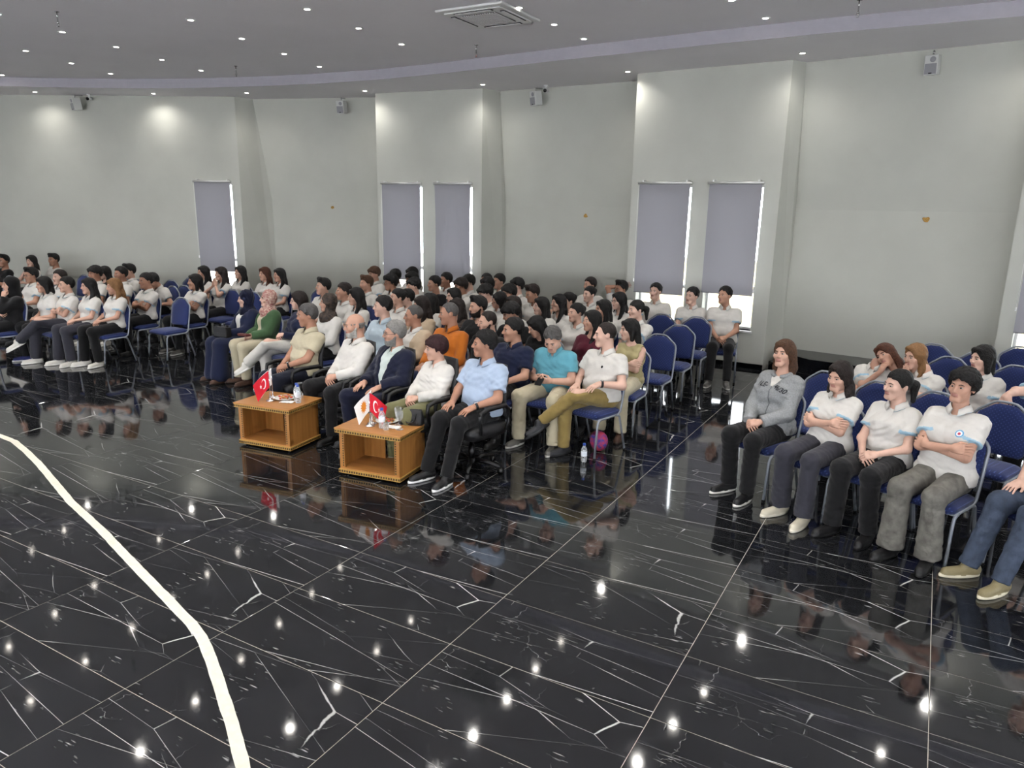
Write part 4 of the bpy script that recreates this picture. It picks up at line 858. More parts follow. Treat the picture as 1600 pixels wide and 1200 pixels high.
def mesh_sdf(fn, lo, hi, res):
    lo = np.asarray(lo, np.float32); m = 4; n = np.ceil((np.asarray(hi) - lo) / (res * m)).astype(int) + 1; nf = n * m
    ax = [lo[i] + (np.arange(n[i]) + .5) * res * m for i in range(3)]
    G = np.stack(np.meshgrid(*ax, indexing='ij'), -1).reshape(-1, 3).astype(np.float32)
    dc = fn(G).reshape(n); near = np.abs(dc) < res * m * .9 + .022
    D = np.repeat(np.repeat(np.repeat(np.where(dc < 0, -1., 1.).astype(np.float32), m, 0), m, 1), m, 2)
    D = np.pad(D, ((0, 1),) * 3, mode='edge')
    mk = np.repeat(np.repeat(np.repeat(near, m, 0), m, 1), m, 2); nm = np.zeros(D.shape, bool)
    for a in (0, 1):
        for b in (0, 1):
            for c in (0, 1): nm[a:a+nf[0], b:b+nf[1], c:c+nf[2]] |= mk
    I = np.argwhere(nm); D[nm] = fn((lo + I * res).astype(np.float32))
    S = D < 0
    cs = np.zeros(nf, np.uint8)
    for a in (0, 1):
        for b in (0, 1):
            for c in (0, 1): cs += S[a:a+nf[0], b:b+nf[1], c:c+nf[2]]
    A = np.argwhere((cs > 0) & (cs < 8)); idx = -np.ones(nf, np.int64); idx[A[:, 0], A[:, 1], A[:, 2]] = np.arange(len(A))
    acc = np.zeros((len(A), 3)); cnt = np.zeros(len(A))
    cor = [(a, b, c) for a in (0, 1) for b in (0, 1) for c in (0, 1)]
    dv = {k: D[A[:, 0]+k[0], A[:, 1]+k[1], A[:, 2]+k[2]] for k in cor}
    for k in cor:
        for i in range(3):
            if k[i]: continue
            k2 = tuple(k[j] + (j == i) for j in range(3)); d0, d1 = dv[k], dv[k2]; x = (d0 < 0) != (d1 < 0)
            t = np.where(x, d0 / np.where(x, d0 - d1, 1), 0); p = np.array(k, float)[None] + t[:, None] * np.eye(3)[i]
            acc += p * x[:, None]; cnt += x
    V = lo + (A + acc / np.maximum(cnt, 1)[:, None]) * res
    F = []
    for i in range(3):
        j, k = (i + 1) % 3, (i + 2) % 3; sh = [slice(None)] * 3; s0 = list(sh); s1 = list(sh); s0[i] = slice(0, nf[i]); s1[i] = slice(1, nf[i] + 1)
        E = np.argwhere(S[tuple(s0)] != S[tuple(s1)]); E = E[(E[:, j] > 0) & (E[:, k] > 0) & (E[:, j] < nf[j]) & (E[:, k] < nf[k])]
        if not len(E): continue
        def at(dj, dk):
            q = E.copy(); q[:, j] += dj; q[:, k] += dk; return idx[q[:, 0], q[:, 1], q[:, 2]]
        Q = np.stack([at(-1, -1), at(0, -1), at(0, 0), at(-1, 0)], 1); flip = ~S[E[:, 0], E[:, 1], E[:, 2]]; Q[flip] = Q[flip][:, ::-1]; F.append(Q)
    F = np.concatenate(F) if F else np.zeros((0, 4), int)
    F = F[(F >= 0).all(1)]
    return V.astype(np.float32), F
def np_mesh(name, V, F, mats, mi=None):
    me = bpy.data.meshes.new(name); nv, nf = len(V), len(F)
    me.vertices.add(nv); me.vertices.foreach_set('co', np.ascontiguousarray(V, np.float32).ravel())
    me.loops.add(nf * 4); me.loops.foreach_set('vertex_index', np.ascontiguousarray(F, np.int32).ravel())
    me.polygons.add(nf); me.polygons.foreach_set('loop_start', np.arange(0, nf * 4, 4, dtype=np.int32))
    for m in mats: me.materials.append(m)
    me.polygons.foreach_set('use_smooth', np.ones(nf, bool))
    if mi is not None: me.polygons.foreach_set('material_index', np.ascontiguousarray(mi, np.int32))
    me.update(calc_edges=True); return me
def wrinkle(P, amp, seed):
    x, y, z = P[:, 0], P[:, 1], P[:, 2]; s = seed * 1.7
    w1 = np.sin(31*x + 13*np.sin(9*z + s) + 17*z + s) * np.sin(23*z - 14*y + 5*np.sin(11*x + s)); w2 = np.sin(55*z + 21*x*np.sin(s + 1) + 9*np.sin(16*y + s))
    return amp * (.7*w1 + .3*w2)

# --- heads
def head_fn(fem):
    jw = .052 if fem else .058
    def fn(P):
        d = ell(P, (0, .014, .035), (.075, .094, .088)); d = smin(d, ell(P, (0, -.028, -.03), (jw + .004, .066, .078)), .03)
        d = smin(d, cap(P, (-.018, -.068, -.094), (.018, -.068, -.094), .020 if fem else .024, .020 if fem else .024), .03)
        d = smin(d, cap(P, (-.03, -.078, .024), (.03, -.078, .024), .011, .011), .018)
        for s in (-1, 1):
            d = smin(d, ell(P, (s*.040, -.058, -.02), (.026, .026, .024)), .02)
            d = smax(d, -(ell(P, (s*.031, -.104, .006), (.019, .018, .012))), .012)
            d = smin(d, ell(P, (s*.076, .014, -.002), (.010, .020, .031)), .008)
        d = smin(d, cap(P, (0, -.090, .014), (0, -.110, -.022), .008, .012), .010); d = smin(d, cap(P, (-.011, -.099, -.027), (.011, -.099, -.027), .008, .008), .006)
        d = smin(d, ell(P, (0, -.088, -.050), (.023, .012, .0055)), .006); d = smin(d, ell(P, (0, -.087, -.060), (.020, .012, .006)), .006)
        return smin(d, cap(P, (0, .022, -.05), (0, .040, -.20), .048 if fem else .055, .052 if fem else .062), .025)
    return fn
HEADS = {}
def head_mesh(fem, res):
    k = (fem, res)
    if k not in HEADS: HEADS[k] = mesh_sdf(head_fn(fem), (-.1, -.14, -.22), (.1, .13, .14), res)
    return HEADS[k]
FACECUT = lambda P: ell(P, (0, -.112, -.032), (.064, .088, .106))
def groove(P, f, amp): return amp * np.sin(f*P[:, 0] + 30*np.sin(7*P[:, 2]) * .15 + 6*np.sin(25*P[:, 1])) * np.sin(f*.8*P[:, 1] + 4*np.sin(9*P[:, 2]))
def hair_fn(style):
    def fn(P):
        inf = {'buzz': .004, 'fringe': .005, 'short': .016, 'shortf': .022, 'quiff': .018, 'bowl': .024, 'curly': .030, 'bun': .010, 'ponytail': .010, 'bobtied': .014}.get(style, .015)
        d = ell(P, (0, .016, .037), (.076 + inf, .095 + inf, .089 + inf))
        x, y, z = P[:, 0], P[:, 1], P[:, 2]
        if style in ('buzz', 'short', 'quiff', 'bowl', 'curly', 'shortf', 'fringe'):
            low = {'shortf': -.045, 'curly': -.05, 'bowl': -.03}.get(style, -.035)
            if style in ('quiff',): d = smin(d, cap(P, (-.035, -.055, .125), (.035, -.055, .125), .026, .026), .03)
            if style == 'bowl': d = smin(d, cap(P, (-.045, -.078, .068), (.045, -.078, .068), .022, .022), .03)
            if style == 'curly': d = smin(d, cap(P, (-.045, -.065, .090), (.045, -.065, .090), .030, .030), .03) + .006*np.sin(85*x + 3*np.sin(60*z))*np.sin(80*y + s3(z))*np.sin(75*z)
            if style == 'shortf': d = smin(d, cap(P, (-.045, -.075, .065), (.045, -.075, .065), .022, .022), .03)
            fz = {'bowl': .044, 'shortf': .050, 'curly': .060, 'buzz': .086, 'fringe': .03}.get(style, .074)   # forehead hairline height
            tz = {'shortf': -.02, 'curly': -.015, 'bowl': .0}.get(style, .006)
            lim = np.interp(y, (-.10, -.07, -.045, -.028, -.012, .008, .022, .05, .10), (fz, fz, fz - .012, .030, tz, tz + .016, -.012, low - .01, low - .025)).astype(np.float32)
            lim = lim + np.where(y < -.03, .009*np.sin(64*x + 1) + .007*np.sin(127*x + 2.2), 0).astype(np.float32)
            d = smax(d, lim - z, .007)
            if style == 'fringe': d = smax(d, z - .03, .01)
        else:
            if style in ('bob', 'bobtied', 'long', 'longback', 'hood0'):
                zl = {'bob': -.115, 'bobtied': -.10, 'long': -.30, 'longback': -.24}[style]
                for s in (-1, 1):
                    if style == 'longback': pts = [((s*.070, .035, .02), (s*.080, .050, -.12), .034, .034), ((s*.080, .05, -.12), (s*.085, .03, zl), .034, .022)]
                    elif style == 'long': pts = [((s*.068, .015, .02), (s*.080, .020, -.12), .034, .032), ((s*.080, .020, -.12), (s*.085, -.065, zl), .034, .020)]
                    else: pts = [((s*.068, .01, .02), (s*.074, .004, zl), .034, .026)]
                    for q in pts: d = smin(d, cap(P, *q), .025)
                d = smin(d, cap(P, (0, .070, .0), (0, .085, -.12), .060, .058), .03)
                if style in ('long', 'longback'): d = smin(d, cap(P, (-.03, .085, -.10), (-.03, .125, -.30), .050, .035), .03); d = smin(d, cap(P, (.03, .085, -.10), (.03, .125, -.30), .050, .035), .03)
                if style == 'bobtied': d = smin(d, cap(P, (.0, .10, -.05), (.02, .12, -.16), .035, .02), .02)
                d = smin(d, cap(P, (-.04, -.066, .090), (.03, -.070, .092), .016, .016), .025)
            else:
                d = smax(d, np.interp(y, (-.10, -.05, -.02, .02, .10), (.07, .05, .0, -.02, -.06)).astype(np.float32) - z, .010)
                if style == 'bun': d = smin(d, ell(P, (0, .11, .05), (.042, .036, .042)), .012)
                if style == 'ponytail': d = smin(smin(d, cap(P, (0, .10, .03), (.02, .145, .00), .024, .034), .015), cap(P, (.02, .145, .0), (.035, .135, -.13), .036, .016), .02)
        if style in ('bob', 'bobtied', 'long', 'longback', 'bun', 'ponytail'): d = smax(d, -FACECUT(P), .010)
        d = smax(d, -cap(P, (0, -.02, -.1), (0, -.01, -.3), .055, .062), .01) if style not in ('long', 'longback') else smax(d, -cap(P, (0, -.03, -.1), (0, -.03, -.4), .052, .075), .01)
        lump = .0042*np.sin(62*x + 4*np.sin(31*z + 2))*np.sin(57*y + 3*np.sin(40*x))*np.sin(48*z + 5*np.sin(22*y)) if style not in ('buzz', 'fringe') else 0
        return d + groove(P, 150, .0018) + lump*(1.0 if style in ('short', 'quiff', 'bowl', 'curly', 'shortf') else .5)
    return fn
def s3(z): return 3*np.sin(60*z)
def hijab_fn(P):
    d = ell(P, (0, .018, .036), (.090, .108, .102)); d = smin(d, cap(P, (0, .02, -.02), (0, .02, -.14), .082, .075), .04)
    d = smin(d, ell(P, (0, .02, -.20), (.135, .105, .085)), .05); d = smin(d, ell(P, (0, -.07, -.20), (.085, .05, .07)), .04)
    d = smax(d, -ell(P, (0, -.115, -.022), (.056, .075, .078)), .010)
    return d + .0035*np.sin(60*P[:, 2] + 40*np.abs(P[:, 0]) + 5*np.sin(30*P[:, 1]))
def hood_fn(P):
    d = ell(P, (0, .022, .036), (.096, .112, .106)); d = smin(d, cap(P, (0, .03, -.03), (0, .04, -.16), .088, .10), .05)
    return smax(d, -ell(P, (0, -.115, -.022), (.060, .085, .088)), .012) + .003*np.sin(50*P[:, 2] + 30*np.abs(P[:, 0]))
def beard_fn(P):
    d = head_fn(False)(P) - .0045
    x, y, z = P[:, 0], P[:, 1], P[:, 2]
    d = smax(d, z - np.interp(y, (-.12, -.07, -.04, -.01, .01), (-.066, -.062, -.048, -.018, .0)).astype(np.float32), .006); d = smax(d, -.128 - z, .004); d = smax(d, y - .005, .006)
    d = smin(d, ell(P, (0, -.094, -.041), (.027, .011, .0055)), .003)
    return d + groove(P, 260, .0008)
HAIR = {}
HAIRCOL = {'black': '#0d0b0b', 'darkbrown': '#1e1512', 'brown': '#4a3120', 'lightbrown': '#7d5a38', 'auburn': '#4a2818', 'grey': '#4c4a49', 'silver': '#7d7b78', 'white': '#a9a6a0', 'burgundy': '#2a0d12',
           'blackcloth': '#0c0c0e', 'navycloth': '#10152c', 'floralcloth': '#a5605c', 'patterncloth': '#17120f'}
def hair_mat(c):
    if c == 'floralcloth': return mat('floral_scarf_cloth', '#8e4a4c', .8, col2='#c9b0a0', nscale=38)
    if c == 'patterncloth': return mat('patterned_scarf_cloth', '#120e0c', .6, col2='#4a3a30', nscale=34)
    if c.endswith('cloth'): return cloth(c, HAIRCOL[c])
    lt = c in ('silver', 'white', 'grey', 'lightbrown'); return mat('hair_' + c, HAIRCOL[c], .55, noise=.14 if lt else .4, nscale=70, spec=.35, bump=.5 if lt else .9, bscale=110)
def hair_me(style):
    if style not in HAIR:
        fn = {'hijab': hijab_fn, 'hood': hood_fn, 'beard': beard_fn}.get(style) or hair_fn(style)
        V, F = mesh_sdf(fn, (-.17, -.17, -.40), (.17, .21, .20), .0075); HAIR[style] = np_mesh('hair_' + style, V, F, [hair_mat('black')])
    return HAIR[style]
# eyes, brows, glasses (head frame)
M_eyew = mat('eye_white', '#a89c94', .4); M_iris = mat('iris_dark', '#1c110b', .15); M_lens = M_glass; M_gframe = mat('glasses_frame', '#141212', .35)
b = MB()
for s in (-1, 1):
    b.sphere((s*.031, -.0795, .005), (.0135, .0115, .0075), 12, 8, 0); b.sphere((s*.031, -.0885, .005), (.0062, .0040, .0062), 10, 6, 1)
EYES = b.mesh('eyes', [M_eyew, M_iris], True)
b = MB()
for s in (-1, 1): b.tube([(s*.014, -.0925, .0235), (s*.030, -.0925, .0285), (s*.048, -.080, .024)], [.003, .0036, .002], 6)
BROWS = b.mesh('eyebrows', [hair_mat('black')], True)
b = MB()
for s in (-1, 1):
    b.tube([(s*.032 + .022*math.cos(a), -.104 + .012*abs(math.cos(a))*(1 if math.cos(a)*s > 0 else 0), .004 + .017*math.sin(a)) for a in [2*math.pi*k/16 for k in range(16)]], .0018, 6, closed=True)
    b.tube([(s*.054, -.095, .008), (s*.078, -.04, .010), (s*.080, .015, .006)], .0016, 6)
b.tube([(-.010, -.105, .008), (0, -.107, .010), (.010, -.105, .008)], .0016, 6); GLASSES = b.mesh('glasses', [M_gframe], True)

# --- hands (wrist at origin, fingers +x, back of hand +z, thumb +y)
def hand_prims(curl):
    pr = [('c', (0, 0, 0), (.03, 0, 0), .026, .030)]
    palm = [('c', (.015, -.022, 0), (.085, -.030, 0), .015, .012), ('c', (.015, 0, 0), (.088, -.008, 0), .016, .012), ('c', (.015, .015, 0), (.086, .014, 0), .016, .012), ('c', (.02, .026, -.004), (.080, .032, 0), .014, .011)]
    fing = []
    for y0, y1, L_, r_ in ((-.030, -.040, .068, .0075), (-.009, -.012, .080, .0082), (.013, .014, .084, .0085), (.033, .038, .076, .0082)):
        p = np.array([.085 if abs(y0) < .03 else .08, y0, 0.]); dy = (y1 - y0) / L_; ang = 0.
        for k, fr in enumerate((.45, .32, .23)):
            ang += curl * (1.0, 1.1, .7)[k]; d = np.array([math.cos(ang), dy, -math.sin(ang)]); q = p + d * L_ * fr
            fing.append(('c', tuple(p), tuple(q), r_ * (1 - .08*k), r_ * (1 - .08*(k+1)))); p = q
    th = [('c', (.02, .025, -.004), (.055, .052, -.012 - .012*curl), .013, .0105), ('c', (.055, .052, -.012 - .012*curl), (.088, .060 - .02*curl, -.020 - .03*curl), .0102, .0085)]
    return pr + palm, fing, th
HANDS = {}
def hand_mesh(curl, res):
    k = (round(curl, 2), res)
    if k not in HANDS:
        palm, fing, th = hand_prims(curl)
        def fn(P):
            d = union(P, palm, .012)
            for i in range(4): d = smin(d, union(P, fing[3*i:3*i+3], .003), .004)
            return smin(d, union(P, th, .006), .008)
        HANDS[k] = mesh_sdf(fn, (-.045, -.065, -.11), (.185, .085, .05), res)
    return HANDS[k]

# --- shoes
def shoe_fn(P):
    d = cap(P, (0, .055, .045), (0, -.15, .032), .040, .036); d = smin(d, cap(P, (0, .05, .06), (0, .0, .085), .038, .036), .03)
    x, y, z = P[:, 0], P[:, 1], P[:, 2]
    d = smin(d, np.maximum(ell(P, (0, -.05, .012), (.047, .152, .5)), np.abs(z - .012) - .012), .006)
    return smax(d, -z, .003)
sv, sf = mesh_sdf(shoe_fn, (-.07, -.23, -.01), (.07, .13, .14), .0075)
SHOE = np_mesh('shoe', sv, sf, [M_rubber, M_white], (sv[sf].mean(1)[:, 2] < .024).astype(int))
SHOECOL = {'navy': ('#1c2560', '#d8d8d8'), 'white': ('#d6d3cb', '#e6e4de'), 'grey': ('#55534f', '#b0aea8'), 'brown': ('#4a3226', '#2b1d15'), 'darkgrey': ('#2a2b2f', '#1b1b1d'), 'blacksport': ('#1b1b1d', '#e8e8e8'), 'blackwhite': ('#141416', '#e2dfd8'),
           'cream': ('#c9c2ae', '#d8d2c2'), 'blackstripe': ('#0e0e10', '#141416'), 'black': ('#0d0d0e', '#0d0d0e'), 'tan': ('#857a5a', '#d8d0b8')}
# --- collar (placed at the neck base)
def collar_me(name, mats, stripe):
    b = MB(); n_ = 30; prof = [(.062, .034), (.066, .036), (.078, .012), (.092, -.012), (.089, -.016), (.074, .006), (.060, .026)]
    V = []; mi = []
    for i in range(n_ + 1):
        t = i / n_; a = R(-90 + 17) + R(360 - 34) * t; fr = max(0, 1 - min(t, 1-t)/.12)
        for (r_, z) in prof:
            rr = r_ * (1 + .10*fr); V.append((rr*math.cos(a)*1.02, rr*math.sin(a)*.95 - .012*fr, z - .030*fr + .012*math.sin(a)))
    m_ = len(prof)
    for i in range(n_):
        for k in range(m_):
            b.f.append((i*m_+k, i*m_+(k+1) % m_, (i+1)*m_+(k+1) % m_, (i+1)*m_+k)); b.m.append(1 if stripe and k in (3, 4) else 0)
    b.f += [tuple(range(m_)), tuple(range(n_*m_, (n_+1)*m_))[::-1]]; b.m += [0, 0]; b.v = V
    return b.mesh(name, mats, True)
CL = {'white': '#cbc8c2', 'black': '#131315', 'navy': '#161d36', 'navydark': '#161a28', 'suitnavy': '#14182c', 'orange': '#b3641f', 'beige': '#b7a48c', 'cream': '#b8af96', 'turquoise': '#5f9fb0', 'lightblue': '#a2b2c8', 'paleblue': '#adbcc6', 'paleshirt': '#c3cdc8', 'olive': '#6d6c4c', 'maroon': '#4e1626',
      'green': '#3d573a', 'heather': '#8d8f90', 'charcoal': '#34343c', 'khaki': '#8f7b4a', 'greyjeans': '#7a7872', 'jeans': '#3c4a63', 'whitecloth': '#c6c3bb', 'blackpattern': '#1d1a1a', 'stripe': '#93b3c6'}
CL['olivetop'] = '#a59a72'
def cmat(c):
    if c == 'greyjeans': return mat('cloth_greyjeans', '#6c6a64', .9, noise=.22, nscale=14, bump=.3, bscale=70, spec=.15)
    if c == 'jeans': return mat('cloth_jeans', '#434c5c', .9, noise=.18, nscale=16, bump=.3, bscale=80, spec=.15)
    if c == 'heather': return mat('cloth_heather', '#8d8f90', .95, noise=.12, nscale=90, bump=.35, bscale=60, spec=.1)
    if c == 'blackpattern': return mat('cloth_blackpattern', '#141213', .8, col2='#5a4a42', nscale=45)
    return cloth('cloth_' + c, CL[c])
M_stripe = cloth('cloth_polo_stripe', CL['stripe'])
COLLARS = {}
def collar(c, stripe):
    k = (c, stripe)
    if k not in COLLARS: COLLARS[k] = collar_me('collar', [cmat(c), M_stripe], stripe)
    return COLLARS[k]
SKIN = [mat('skin_%d' % i, c, .5, noise=.07, nscale=9, bump=.08, bscale=150, spec=.35) for i, c in enumerate(('#c09580', '#caa18d', '#b58a74', '#a97d67', '#d0aa98'))]
M_lip = mat('lips', '#a9756a', .45)
STAGE = (-13.0, -1.0)
def rotx(a): c, s = math.cos(a), math.sin(a); return np.array([[1, 0, 0], [0, c, -s], [0, s, c]])
def rotz(a): c, s = math.cos(a), math.sin(a); return np.array([[c, -s, 0], [s, c, 0], [0, 0, 1]])
def roty(a): c, s = math.cos(a), math.sin(a); return np.array([[c, 0, s], [0, 1, 0], [-s, 0, c]])
def ik(S_, W_, l1, l2, hint):
    S_, W_, hint = np.array(S_, float), np.array(W_, float), np.array(hint, float); d = W_ - S_; L_ = np.linalg.norm(d)
    if L_ > (l1+l2)*.985: W_ = S_ + d/L_*(l1+l2)*.985; d = W_ - S_; L_ = np.linalg.norm(d)
    if L_ < abs(l1 - l2) + .02: L_ = abs(l1 - l2) + .02
    a = (l1*l1 - l2*l2 + L_*L_) / (2*L_); h = math.sqrt(max(l1*l1 - a*a, 0)); u = d / np.linalg.norm(d); v = hint - (hint @ u)*u; v /= np.linalg.norm(v) + 1e-9
    return S_ + u*a + v*h, W_
def person(pid, hx, hy, hz, rot, label, at):
    rnd = random.Random(pid); seed = rnd.random()*10
    fem = at['g'] == 'f'; B = at.get('b', 1.0) * (1.0 if not fem else .95); lean = R(at.get('lean', 6) + rnd.uniform(-2, 2)); k = at.get('k', 'normal')
    dist = math.hypot(hx, hy); res = .0125 if dist < 8.3 else (.016 if dist < 10.5 else .02); hres = .0062 if dist < 8.3 else .0085
    HIPZ = .55; ts = (hz - HIPZ - .0) / (.65 * math.cos(lean)); ts = min(max(ts, .72), 1.2); ws = .5 + .5*ts   # torso scale, width scale
    RX = rotx(-lean)
    def T(x, y, h): return RX @ np.array([x*ws, y*ws, h*ts]) + np.array([0, 0, HIPZ])
    hc0 = T(0, -.005, .65)
    rz = R(rot); Rw = rotz(rz)
    off = Rw @ np.array([hc0[0] + at.get('dx', 0), hc0[1], 0]); ox, oy = hx - off[0], hy - off[1]
    # head orientation
    tot = math.atan2(STAGE[0] - hx, -(STAGE[1] - hy)); rel = math.degrees(tot) - rot
    yaw = at['yaw'] if 'yaw' in at else max(-52, min(52, rel*.85)) + rnd.uniform(-6, 6)
    pit = at.get('pit', rnd.uniform(-5, 3)); rol = at.get('rol', rnd.uniform(-3, 3))
    HR = rotz(R(yaw)) @ rotx(R(-pit)) @ roty(R(rol)); pivot = T(0, .02, .565); hs = .98 if fem else 1.04
    hoff = HR @ np.array([0, -.03, .105]); hc = pivot + hoff*hs + np.array([at.get('dx', 0), 0, 0])
    M_head = Matrix([list(HR[i]*hs) + [hc[i]] for i in range(3)] + [[0, 0, 0, 1]])
    # torso
    sw = (.152 if fem else .172) * (.6 + .4*B); tb = B
    bel = max(0, B - 1.0)
    torso = [('c', T(-.085, .0, .03), T(.085, .0, .03), .112*tb, .112*tb), ('c', T(-.055, -.012 - .10*bel, .16), T(.055, -.012 - .10*bel, .16), .103*tb + .05*bel, .103*tb + .05*bel),
             ('c', T(-.075, .0, .32), T(.075, .0, .32), .104*tb, .104*tb), ('c', T(-sw + .035, .022, .425), T(sw - .035, .022, .425), .056, .056), ('c', T(0, .03, .43), T(0, .022, .56), .066, .050 if fem else .058)]
    if fem: torso += [('e', T(-.068, -.078, .315), (.058, .052, .056)), ('e', T(.068, -.078, .315), (.058, .052, .056))]
    # arms
    l1, l2 = .275*ws, .245*ws; pose = at['a']; arms = {}; chest = T(0, -.12*tb, .33); chin = hc + HR @ np.array([0, -.085, -.115])
    for s in (-1, 1):
        Sj = T(s*sw, .02, .425); f = np.array([0, -1, -.15]); n = np.array([0, -.1, 1.]); curl = .35; hint = np.array([s*.8, .5, -.55])
        if pose == 'lap': W = np.array([s*.055, -.27 - .06*bel, .655 + .012*s]); f = np.array([-s*.75, -.62, -.18]); n = np.array([s*.35, -.45, .8]); curl = .55
        elif pose == 'knees': W = np.array([s*.135, -.265, .665]); f = np.array([-s*.15, -.95, -.22]); n = np.array([s*.1, -.2, 1.]); curl = .22
        elif pose == 'phone': W = np.array([s*.075, -.255, .70]); f = np.array([-s*.55, -.8, .1]); n = np.array([s*.75, -.2, -.55]); curl = .8
        elif pose == 'cross':
            cz = T(0, -.13*tb - .03, .24 if s > 0 else .265); W = np.array([-s*.085, cz[1] - (.055 if s < 0 else .03), cz[2]]); f = np.array([-s*.95, -.1 + .35*(s > 0), .12]); n = np.array([0, -1, .25]); curl = .45; hint = np.array([s*1., -.1, -.6])
        elif pose in ('chinL', 'chinR') and (s > 0) == (pose == 'chinL'):
            W = chin + np.array([s*.035, -.045, -.05]); f = np.array([-s*.25, .35, .9]); n = np.array([s*.45, -.85, .2]); curl = .75; hint = np.array([s*.35, -.45, -.8])
        elif pose in ('chinL', 'chinR'): W = np.array([-s*.04, T(0, -.15*tb, .15)[1] - .02, HIPZ + .19]); f = np.array([-s*.95, -.2, 0]); n = np.array([0, -.8, .6]); hint = np.array([s*.9, .2, -.6]); curl = .4
        elif pose == 'pray': W = chin + np.array([s*.028, -.055, -.085]); f = np.array([-s*.12, .12, 1.]); n = np.array([s*1., -.2, 0]); curl = .12; hint = np.array([s*.8, -.2, -.7])
        elif pose == 'behind' and s < 0: W = hc + HR @ np.array([-.09, .09, .03]); f = np.array([.8, .5, .2]); n = np.array([-.3, 1, .2]); hint = np.array([-1., -.2, .35])
        elif pose == 'reach' and s < 0: W = np.array([-.26, -.56, .97]); f = np.array([-.2, -.45, -.85]); n = np.array([-.1, -.85, .5]); hint = np.array([-.9, .2, .1])
        else: W = np.array([s*.12, -.25, .66]); f = np.array([-s*.2, -.95, -.2]); n = np.array([0, -.2, 1.]); curl = .3
        if k in ('crossL', 'crossR') and pose in ('knees', 'lap'): W = W + np.array([0, .04, .085 if (k == 'crossL') == (s > 0) or pose == 'lap' else .03])
        E_, W = ik(Sj, W, l1, l2, hint); arms[s] = (Sj, E_, W, f/np.linalg.norm(f), n, curl)
    aw = .5 + .5*B; au, ae, awr = (.043 if fem else .049)*aw, (.036 if fem else .041)*aw, (.024 if fem else .028)*(.7 + .3*B)
    armp = {s: [('c', arms[s][0], arms[s][1], au, ae), ('c', arms[s][1], arms[s][2], ae, awr)] for s in arms}
    # legs
    legs = {}; th = (.083 if not fem else .085)*(.5 + .5*B); ca = .052*(.6 + .4*B)
    for s in (-1, 1):
        hip = np.array([s*.09, -.01, HIPZ]); ad = {'fwd': .17, 'tuck': -.14}.get(k, rnd.uniform(-.05, .04)); kx = .20 if k == 'apart' else .115
        knee = np.array([s*kx, -.435, .535]); ank = np.array([s*(kx + .01), -.435 - ad, .095]); fy = R(s*10)
        pitf = 0.
        over = (k == 'crossR' and s < 0) or (k == 'crossL' and s > 0)
        if over: knee = np.array([s*.02, -.43, .655]); ank = np.array([-s*.27, -.60, .36]); pitf = R(-28); fy = R(-s*25)
        legs[s] = (hip, knee, ank, fy, pitf)
    legp = {s: [('c', L_[0], L_[1], th, .060), ('c', L_[1], L_[2], .056, .040)] for s, L_ in legs.items()}
    def body_fn(P):
        d = union(P, torso, .05)
        for s in (-1, 1): d = smin(d, union(P, armp[s], .02), .02)
        d2 = union(P, legp[-1], .02); d3 = union(P, legp[1], .02); return smin(d, np.minimum(d2, d3), .02)
    allp = np.array([p[1] for g in (torso, armp[1], armp[-1], legp[1], legp[-1]) for p in g] + [p[2] for g in (torso[:5], armp[1], armp[-1], legp[1], legp[-1]) for p in g])
    lo, hi = allp.min(0) - .17, allp.max(0) + .17
    V, F = mesh_sdf(body_fn, lo, hi, res); parts = [(V, F, np.zeros(len(F), int))]
    hv, hf = head_mesh(fem, hres); c = hv[hf].mean(1); lip = ((np.abs(c[:, 0]) < .023) & (c[:, 2] < -.043) & (c[:, 2] > -.067) & (c[:, 1] < -.083)).astype(int)
    parts.append(((hv*hs) @ HR.T + hc, hf, lip))
    for s in (-1, 1):
        _, E_, W, f, n, curl = arms[s]; yv = np.cross(n, f); yv /= np.linalg.norm(yv); zv = np.cross(f, yv)
        v, fc = hand_mesh(curl, .0055 if dist < 8.3 else .008); hsz = (.90 if fem else 1.0)
        Q = np.stack([f, yv, zv], 1); vv = v*hsz; 
        if s > 0: vv = vv*np.array([1, -1, 1]); fc = fc[:, ::-1]
        parts.append((vv @ Q.T + W, fc, np.zeros(len(fc), int)))
    root = empty('person', (ox, oy, 0), rz); tag(root, label, 'person', None)
    VV = []; FF = []; MI = []; o_ = 0
    for v, f, m in parts: VV.append(v); FF.append(f + o_); MI.append(m); o_ += len(v)
    skin = SKIN[rnd.randrange(5)] if not fem else SKIN[rnd.choice((0, 1, 1, 4))]
    body = link('body', np_mesh('body', np.concatenate(VV), np.concatenate(FF), [skin, M_lip], np.concatenate(MI)), root)
    # clothes
    kind, col = at['t'][0], at['t'][1]; sl = {'polo': .60, 'tee': .62, 'sshirt': .72, 'sleeveless': .0}.get(kind, 9.)
    loose = .016 if kind in ('polo', 'tee', 'sshirt') else .014
    if kind in ('hoodie', 'coat', 'blazer'): loose = .022
    nb = T(0, .025, .515); neckv = T(0, .0, .62) - nb
    tor2 = [(p[0], p[1], p[2], p[3] + loose, p[4] + loose) if p[0] == 'c' else (p[0], p[1], tuple(np.array(p[2]) + loose)) for p in torso[:4] + torso[5:]]
    hemz = HIPZ - .01
    def sleeves(ex, frac):
        out = {}
        for s in (-1, 1):
            Sj, E_, W = arms[s][:3]
            if frac > 1: out[s] = [('c', Sj, E_, au + ex + .004, ae + ex + .004), ('c', E_, W, ae + ex + .004, awr + ex + .008)]
            else: q = Sj + (E_ - Sj)*(frac + .12); out[s] = [('c', Sj, q, au + ex + .006, ae + ex + .014)]
        return out
